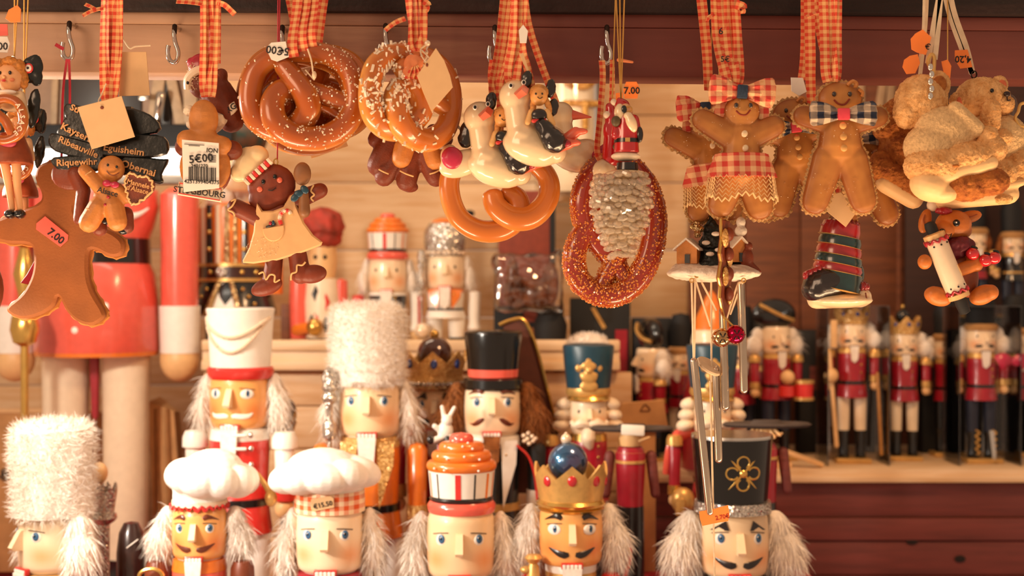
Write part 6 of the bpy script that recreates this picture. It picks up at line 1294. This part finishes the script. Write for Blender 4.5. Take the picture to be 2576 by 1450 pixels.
t.add('ring', mat('dark_steel', '#3a2a22'), [('wc', [(2450 + 7 * math.cos(a), 0, 188 + 9 * math.sin(a)) for a in [i * math.pi / 4 for i in range(8)]], 2, 6)])
card_tag(t, [(2400, 128), (2432, 126), (2444, 170), (2414, 174), (2400, 150)], -6, stick_o, '4,20', (2420, 150), 24, 182)
t = T('bear_ornament', 'brown shaded bear behind, arm stretched to the left', 'ornament', 2300, 230, 1.20, 'tan bear ornaments')
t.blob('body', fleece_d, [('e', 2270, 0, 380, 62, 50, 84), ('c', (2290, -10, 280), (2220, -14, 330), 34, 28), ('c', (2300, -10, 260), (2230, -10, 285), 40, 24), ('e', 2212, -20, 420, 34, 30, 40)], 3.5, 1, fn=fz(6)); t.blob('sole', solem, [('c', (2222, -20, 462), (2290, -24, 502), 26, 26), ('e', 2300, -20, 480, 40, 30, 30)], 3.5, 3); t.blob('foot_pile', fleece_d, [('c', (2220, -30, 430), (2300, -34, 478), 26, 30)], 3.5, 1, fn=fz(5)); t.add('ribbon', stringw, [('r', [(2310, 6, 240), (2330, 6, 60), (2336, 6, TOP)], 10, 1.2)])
t = T('wire_charm', 'thin gold wire charm at the right edge beside the bears', 'ornament', 2565, 230, 1.17); t.add('wire', gold, [('w', [(2590, 0, 258), (2568, 0, 262), (2560, -4, 282), (2552, -6, 298), (2566, -4, 318), (2590, 0, 316)], 4, 8)]); t.add('thread', stringg, [('c', (2588, 0, 260), (2590, 0, TOP), 1.6, 1.6, 6)])

# -- 14 snowy house wind chime
t = T('wind_chime', 'wind chime with a snowy cottage scene and hanging silver tubes', 'wind chime', 1796, 560, 1.19)
snow = mat('snow_resin', '#efe2d0', .45, 0, .06, 200, .4, 500)
t.blob('snow_base', snow, [('e', 1796, 0, 688, 122, 80, 22), ('e', 1740, 10, 676, 50, 50, 18), ('e', 1860, 10, 680, 50, 50, 16)], 3.5, 2, fn=fuzz(3, .06))
def cottage(x, z, w_, hgt, rz):
    c_ = t.add('cottage_wall', gtan, [('h', [(x - w_, -26, z), (x + w_, -26, z), (x - w_, 20, z), (x + w_, 20, z), (x - w_, -26, z - hgt), (x + w_, -26, z - hgt), (x, -26, z - hgt * 1.5), (x, 20, z - hgt * 1.5), (x - w_, 20, z - hgt), (x + w_, 20, z - hgt)])], rot=(0, 0, rz), piv=(x, 0, z))
    for sx in (-1, 1): t.add('cottage_roof', snow, [('h', [(x, -34, z - hgt * 1.62), (x + sx * (w_ + 8), -34, z - hgt * .92), (x, 28, z - hgt * 1.62), (x + sx * (w_ + 8), 28, z - hgt * .92), (x, -34, z - hgt * 1.48), (x + sx * (w_ + 8), 28, z - hgt * .80), (x + sx * (w_ + 8), -34, z - hgt * .80), (x, 28, z - hgt * 1.48)])], c_, rot=(0, 0, rz), piv=(x, 0, z))
    t.add('cottage_door', blackm, [('b', x + 2, -27, z - hgt * .3, w_ * .5, 3, hgt * .55)], c_, rot=(0, 0, rz), piv=(x, 0, z))
cottage(1735, 664, 26, 40, -24); cottage(1848, 660, 22, 40, 24)
fir = mat('fir_resin', '#1c2622', .5, 0, .5, 150, .6, 300)
t.blob('fir_tree', fir, [('l', 1790, 6, [(0, 540), (26, 580), (18, 584), (36, 622), (24, 626), (44, 668), (0, 670)], 14)], 3, 1, fn=fuzz(4, .12)); t.blob('fir_tree', fir, [('l', 1866, 16, [(0, 590), (20, 630), (14, 634), (28, 672), (0, 674)], 12)], 3, 1, fn=fuzz(3, .12))
for x, z in ((1772, 612), (1796, 590), (1782, 640), (1804, 630)): t.blob('snow_clump', snow, [('e', x, -28, z, 11, 8, 6)], 2, 1)
t.blob('bear_sculpture', gbrown, [('e', 1876, -14, 650, 18, 16, 26), ('e', 1880, -16, 620, 11, 11, 11), ('c', (1886, -16, 668), (1906, -18, 684), 10, 6)], 2.5, 2); t.blob('bird_sculpture', glgold2, [('e', 1752, -10, 574, 20, 12, 10, (0, 16, 0)), ('e', 1750, -10, 562, 10, 8, 6), ('e', 1752, -16, 590, 10, 10, 10)], 2.5, 1); t.blob('snowman_sculpture', snow, [('e', 1862, -10, 560, 12, 12, 14), ('e', 1862, -10, 582, 16, 14, 14)], 2.5, 1)
for x in (1744, 1732, 1860): t.add('eyelet', gold, [('wc', [(x + 5 * math.cos(a), -62, (694 if x == 1744 else 706) + 5 * math.sin(a)) for a in [i * math.pi / 4 for i in range(8)]], 1.6, 6)])
tubes = ((1742, 908, 1782, 1284, -26), (1778, 780, 1786, 1156, 4), (1818, 760, 1824, 1022, -12), (1860, 715, 1869, 980, -20))
for x0, z0, x1, z1, y in ((1742, 908, 1781, 1284, -30), (1801, 930, 1808, 1156, 0), (1816, 782, 1823, 1022, -14), (1860, 716, 1868, 980, -22)):
    g_ = t.add('tube', mat('brushed_tube', '#cbbba8', .22, 1, .04), [('c', (x0, y, z0), (x1, y, z1), 10, 10, 16)])
for a, b in (((1733, -50, 706), (1742, -30, 940)), ((1742, -50, 706), (1742, -30, 940)), ((1744, -50, 710), (1785, -10, 820)), ((1760, -40, 712), (1800, -10, 780)), ((1862, -30, 712), (1836, -10, 790)), ((1862, -30, 712), (1862, -24, 740)), ((1854, -20, 712), (1826, -14, 800)), ((1789, 0, 705), (1790, 0, 960)), ((1787, 0, 960), (1798, 0, 1460))): t.add('cord', stringw, [('c', a, b, 2.6, 2.6, 6)])
t.add('clapper', mat('pale_disc', '#d9c0a0', .4), [('l', 1784, 0, [(0, 918), (34, 918), (36, 922), (34, 926), (0, 926)], 28)], rot=(24, 30, 0), piv=(1784, 0, 922))
card_tag(t, [(1754, 1282), (1788, 1276), (1826, 1266), (1830, 1290), (1826, 1306), (1790, 1312), (1762, 1318), (1756, 1300)], -34, stick_o, '2.70€', (1812, 1296), 15, -10, None, 'price_tag', mat('red_ink', '#a8341c', .6))
for x in (1770, 1830): t.add('hanging_thread', stringg, [('c', (x, 10, 660), (1800, 14, TOP), 1.5, 1.5, 6)])
# flat gilt ornament edge on with bells
t = T('gilt_plaque', 'flat gilt plaque seen edge on with a red and a gold jingle bell', 'ornament', 1822, 545, 1.15)
ol = [(1790, 555), (1854, 555), (1850, 600), (1868, 640), (1856, 660), (1880, 700), (1862, 720), (1870, 750), (1840, 785), (1822, 800), (1804, 785), (1774, 750), (1782, 720), (1764, 700), (1788, 660), (1776, 640), (1794, 600)]
rp = dict(rot=(0, 0, 66), piv=(1822, 0, 600))
t.add('plate', gbrown, [('s', ol, 0, 12, 2)], **rp); t.add('gilt_edge', goldbr, [('wc', [(x, 0, z) for x, z in ol], 4, 8, 1, 2)], **rp)
for i in range(4): t.add('relief', glgold, [('e', 1822 - 22 + (i % 2) * 40, -9, 600 + i * 48, 22, 7, 24)], **rp)
for i in range(4): t.add('relief', gbrown, [('e', 1822, -12, 590 + i * 50, 20, 12, 18)], **rp)
t.add('ribbon', ging, [('r', [(1822, 0, 558), (1824, 56, 500), (1828, 62, 200), (1828, 62, TOP)], 10, 1)])
def bell(label, x, z, m):
    t = T('jingle_bell', label, 'bell', x, z - 26, 1.14, 'jingle bells under the gilt plaque')
    t.add('shell', m, [('e', x, 0, z, 24, 24, 24, None, (24, 16))]); 
    for a in range(0, 180, 60): t.add('slit', pupil, [('c', (x - 13 * math.cos(math.radians(a)), -22, z - 13 * math.sin(math.radians(a))), (x + 13 * math.cos(math.radians(a)), -22, z + 13 * math.sin(math.radians(a))), 2, 2, 6)])
    t.add('rim', m, [('l', x, 0, [(22, z - 2), (26, z - 1), (26, z + 2), (22, z + 3)])]); t.add('ring', goldbr, [('w', [(x + (8 if x < 1830 else -6), 0, z - 22), (1822, 2, z - 44), (1824, 4, 800)], 2.4, 8)])
bell('gold jingle bell, left of the pair under the gilt plaque', 1815, 850, mat('gold_bell', '#c9a070', .1, 1, .05)); bell('magenta jingle bell, right of the pair under the gilt plaque', 1850, 842, mat('magenta_bell', '#b81840', .12, 1, .05))

# -- 15 striped boot ornament
t = T('boot_ornament', 'striped red and green boot ornament with black toe on a cream base', 'ornament', 2110, 560, 1.185)
gr = mat('green_glaze', '#103a3e', .25, 0, .2, 60, coat=.7); rd = mat('red_glaze', '#a81c28', .25, 0, .2, 60, coat=.7)
def cxz(z): return 2118 - (z - 565) * .08
z = 562; st = [(rd, 34), (gr, 24), (rd, 24), (gr, 22), (rd, 20), (gr, 44)]
for m_, hh_ in st:
    w0 = 46 + (z - 562) * .12; w1 = 46 + (z + hh_ - 562) * .12
    t.add('stripe', m_, [('l', cxz(z), 0, [(0, z), (w0, z), (w0 + 4, z + hh_ * .5), (w1, z + hh_), (0, z + hh_)], 28)], rot=(0, 12, 0), piv=(cxz(z), 0, z))
    t.add('stripe_cord', gold, [('l', cxz(z), 0, [(w1 - 6, z + hh_ - 2), (w1 + 4, z + hh_), (w1 - 6, z + hh_ + 3)], 28)], rot=(0, 12, 0), piv=(cxz(z), 0, z)); z += hh_
t.blob('knit_cap', rd, [('e', 2114, 0, 566, 50, 42, 16)], 3, 1, fn=lambda v: v + Vector((0, 0, 3 * math.sin(v.x * .5))))
t.blob('toe', mat('black_glaze', '#1c1214', .3, 0, .2, 60, .3, 150, coat=.6), [('e', 2078, -16, 712, 64, 52, 44, (0, -10, 0)), ('e', 2050, -16, 728, 38, 44, 34), ('e', 2110, -10, 700, 40, 44, 40)], 3.5, 2)
t.blob('cuff', rd, [('c', (2028, -20, 694), (2072, -34, 674), 14, 12), ('e', 2160, -10, 722, 26, 26, 16)], 3, 1, fn=lambda v: v + Vector((0, 2.5 * math.sin(v.x * .6), 0)))
t.blob('leg_panel', gr, [('e', 2150, 0, 690, 24, 34, 36)], 3, 1); t.blob('base', gloss_w, [('c', (2050, -10, 756), (2164, -12, 748), 22, 26), ('e', 2110, -10, 756, 84, 54, 20)], 3.5, 3); t.add('base_mark', gbrown, [('c', (2166, -44, 738), (2170, -42, 756), 1.8, 1.8, 6)])
rib(t, [(2112, 2, 552), (2108, 14, 300), (2104, 16, TOP)], 14)
# -- 16 rabbit with rolling pin
t = T('rabbit_ornament', 'brown rabbit ornament hugging a cream rolling pin', 'ornament', 2385, 530, 1.175)
rab = mat('rabbit_clay', '#c4702c', .45, 0, .12, 80, .1); rabd = mat('rabbit_clay_dark', '#8f4420', .5, 0, .15, 80)
h = t.blob('head', rab, [('e', 2398, 0, 566, 46, 36, 38), ('e', 2368, -16, 580, 30, 26, 24), ('e', 2420, 4, 580, 26, 26, 22)], 2.5, 3)
t.blob('ear', rab, [('e', 2440, 8, 546, 34, 12, 16, (0, -14, 0)), ('e', 2418, 8, 548, 22, 14, 16)], 2.5, 2); t.blob('ear', rab, [('e', 2330, 10, 556, 16, 12, 32, (0, 14, 0))], 2.5, 2)
for p in ([(2420, -6, 548), (2440, -8, 546), (2456, -6, 540)], [(2326, -4, 540), (2322, -4, 556), (2330, -4, 574)]): t.add('ear_line', rabd, [('w', p, 1.6, 6)], h)
t.add('eye', pupil, [('e', 2394, -37, 563, 9, 5, 9, (0, 0, 0))], h); t.add('eye_glint', white, [('e', 2392, -42, 562, 2.2, 1.5, 2.2)], h); t.add('nose', pupil, [('e', 2357, -42, 582, 7, 5, 5)], h)
t.add('mouth', pupil, [('w', [(2356, -43, 588), (2357, -43, 600), (2368, -42, 603), (2378, -38, 598), (2383, -34, 588)], 1.6, 6)], h); t.blob('forelock', crimson, [('e', 2370, -14, 532, 22, 14, 10)], 2.5, 1, fn=fuzz(2.5, .15)); t.blob('headscarf', cream, [('e', 2350, 10, 516, 16, 14, 16)], 2.5, 1)
t.blob('ruff', mat('plum_ruff', '#7a2030', .6, 0, .35, 80), [('e', 2408, -8, 618, 42, 32, 24), ('e', 2392, -12, 636, 36, 26, 18)], 2.5, 1, fn=fuzz(4, .1)); t.blob('body', rabd, [('e', 2410, 4, 690, 44, 34, 56), ('e', 2436, 4, 700, 26, 30, 50)], 3, 2)
t.blob('arm', rab, [('c', (2440, -20, 668), (2384, -44, 686), 18, 16), ('c', (2440, -10, 640), (2448, -20, 668), 20, 18)], 2.5, 2); t.add('cuff', icing, [('w', [(2386, -62, 668), (2392, -62, 680), (2398, -60, 694), (2394, -56, 700)], 3.2, 6)])
for x, z in ((2372, 688), (2314, 660)): t.blob('paw', rab, [('e', x, -40, z, 18, 16, 19)], 2.5, 2)
for x, z, r in ((2350, 746, 18), (2462, 742, -24)): t.blob('foot', rab, [('e', x, -30, z, 36, 22, 24, (0, r, 0)), ('e', x + (18 if x > 2400 else -12), -34, z - 6, 20, 18, 20)], 2.5, 2)
for x, z in ((2436, 640), (2468, 656), (2490, 650)): t.add('apple', rubym, [('e', x, -30, z, 17, 16, 16)]); t.add('apple_leaf', fir, [('e', x + 4, -34, z - 16, 9, 4, 4, (0, 20, 0))])
pin = t.add('rolling_pin', cream, [('l', 2366, -46, [(0, 590), (20, 592), (26, 606), (27, 720), (28, 736), (0, 738)], 24)], rot=(0, -22, 0), piv=(2366, -46, 670))
t.add('pin_handle', blackmatte, [('l', 2366, -46, [(0, 552), (12, 554), (15, 565), (14, 592), (0, 593)], 18)], rot=(0, -22, 0), piv=(2366, -46, 670)); t.add('pin_handle', blackmatte, [('l', 2366, -46, [(0, 746), (13, 746), (16, 770), (13, 796), (0, 800)], 18)], rot=(0, -22, 0), piv=(2366, -46, 670))
for z in (602, 738): t.add('pin_frill', crimson, [('wc', [(2366 + 28 * math.cos(a), -46 + 28 * math.sin(a), z + (4 if i % 2 else -4)) for i, a in enumerate([j * math.pi / 9 for j in range(18)])], 3.4, 6, 1, 3)], pin, rot=(0, -22, 0), piv=(2366, -46, 670))
for z in (590, 750): t.add('pin_lace', icing, [('l', 2366, -46, [(14, z - 8), (27, z - 5), (27, z + 6), (14, z + 8)], 20)], pin, rot=(0, -22, 0), piv=(2366, -46, 670))
for z in (614, 726):
    for a in (-40, 0, 40): q_ = math.radians(a); t.add('pin_dot', pupil, [('e', 2366 + 27 * math.sin(q_), -46 - 27 * math.cos(q_), z, 2.6, 2, 2.6, None, (8, 6))], pin, rot=(0, -22, 0), piv=(2366, -46, 670))
t.add('hanging_thread', stringg, [('c', (2385, 4, 530), (2388, 12, TOP), 1.6, 1.6, 6)])
flush()
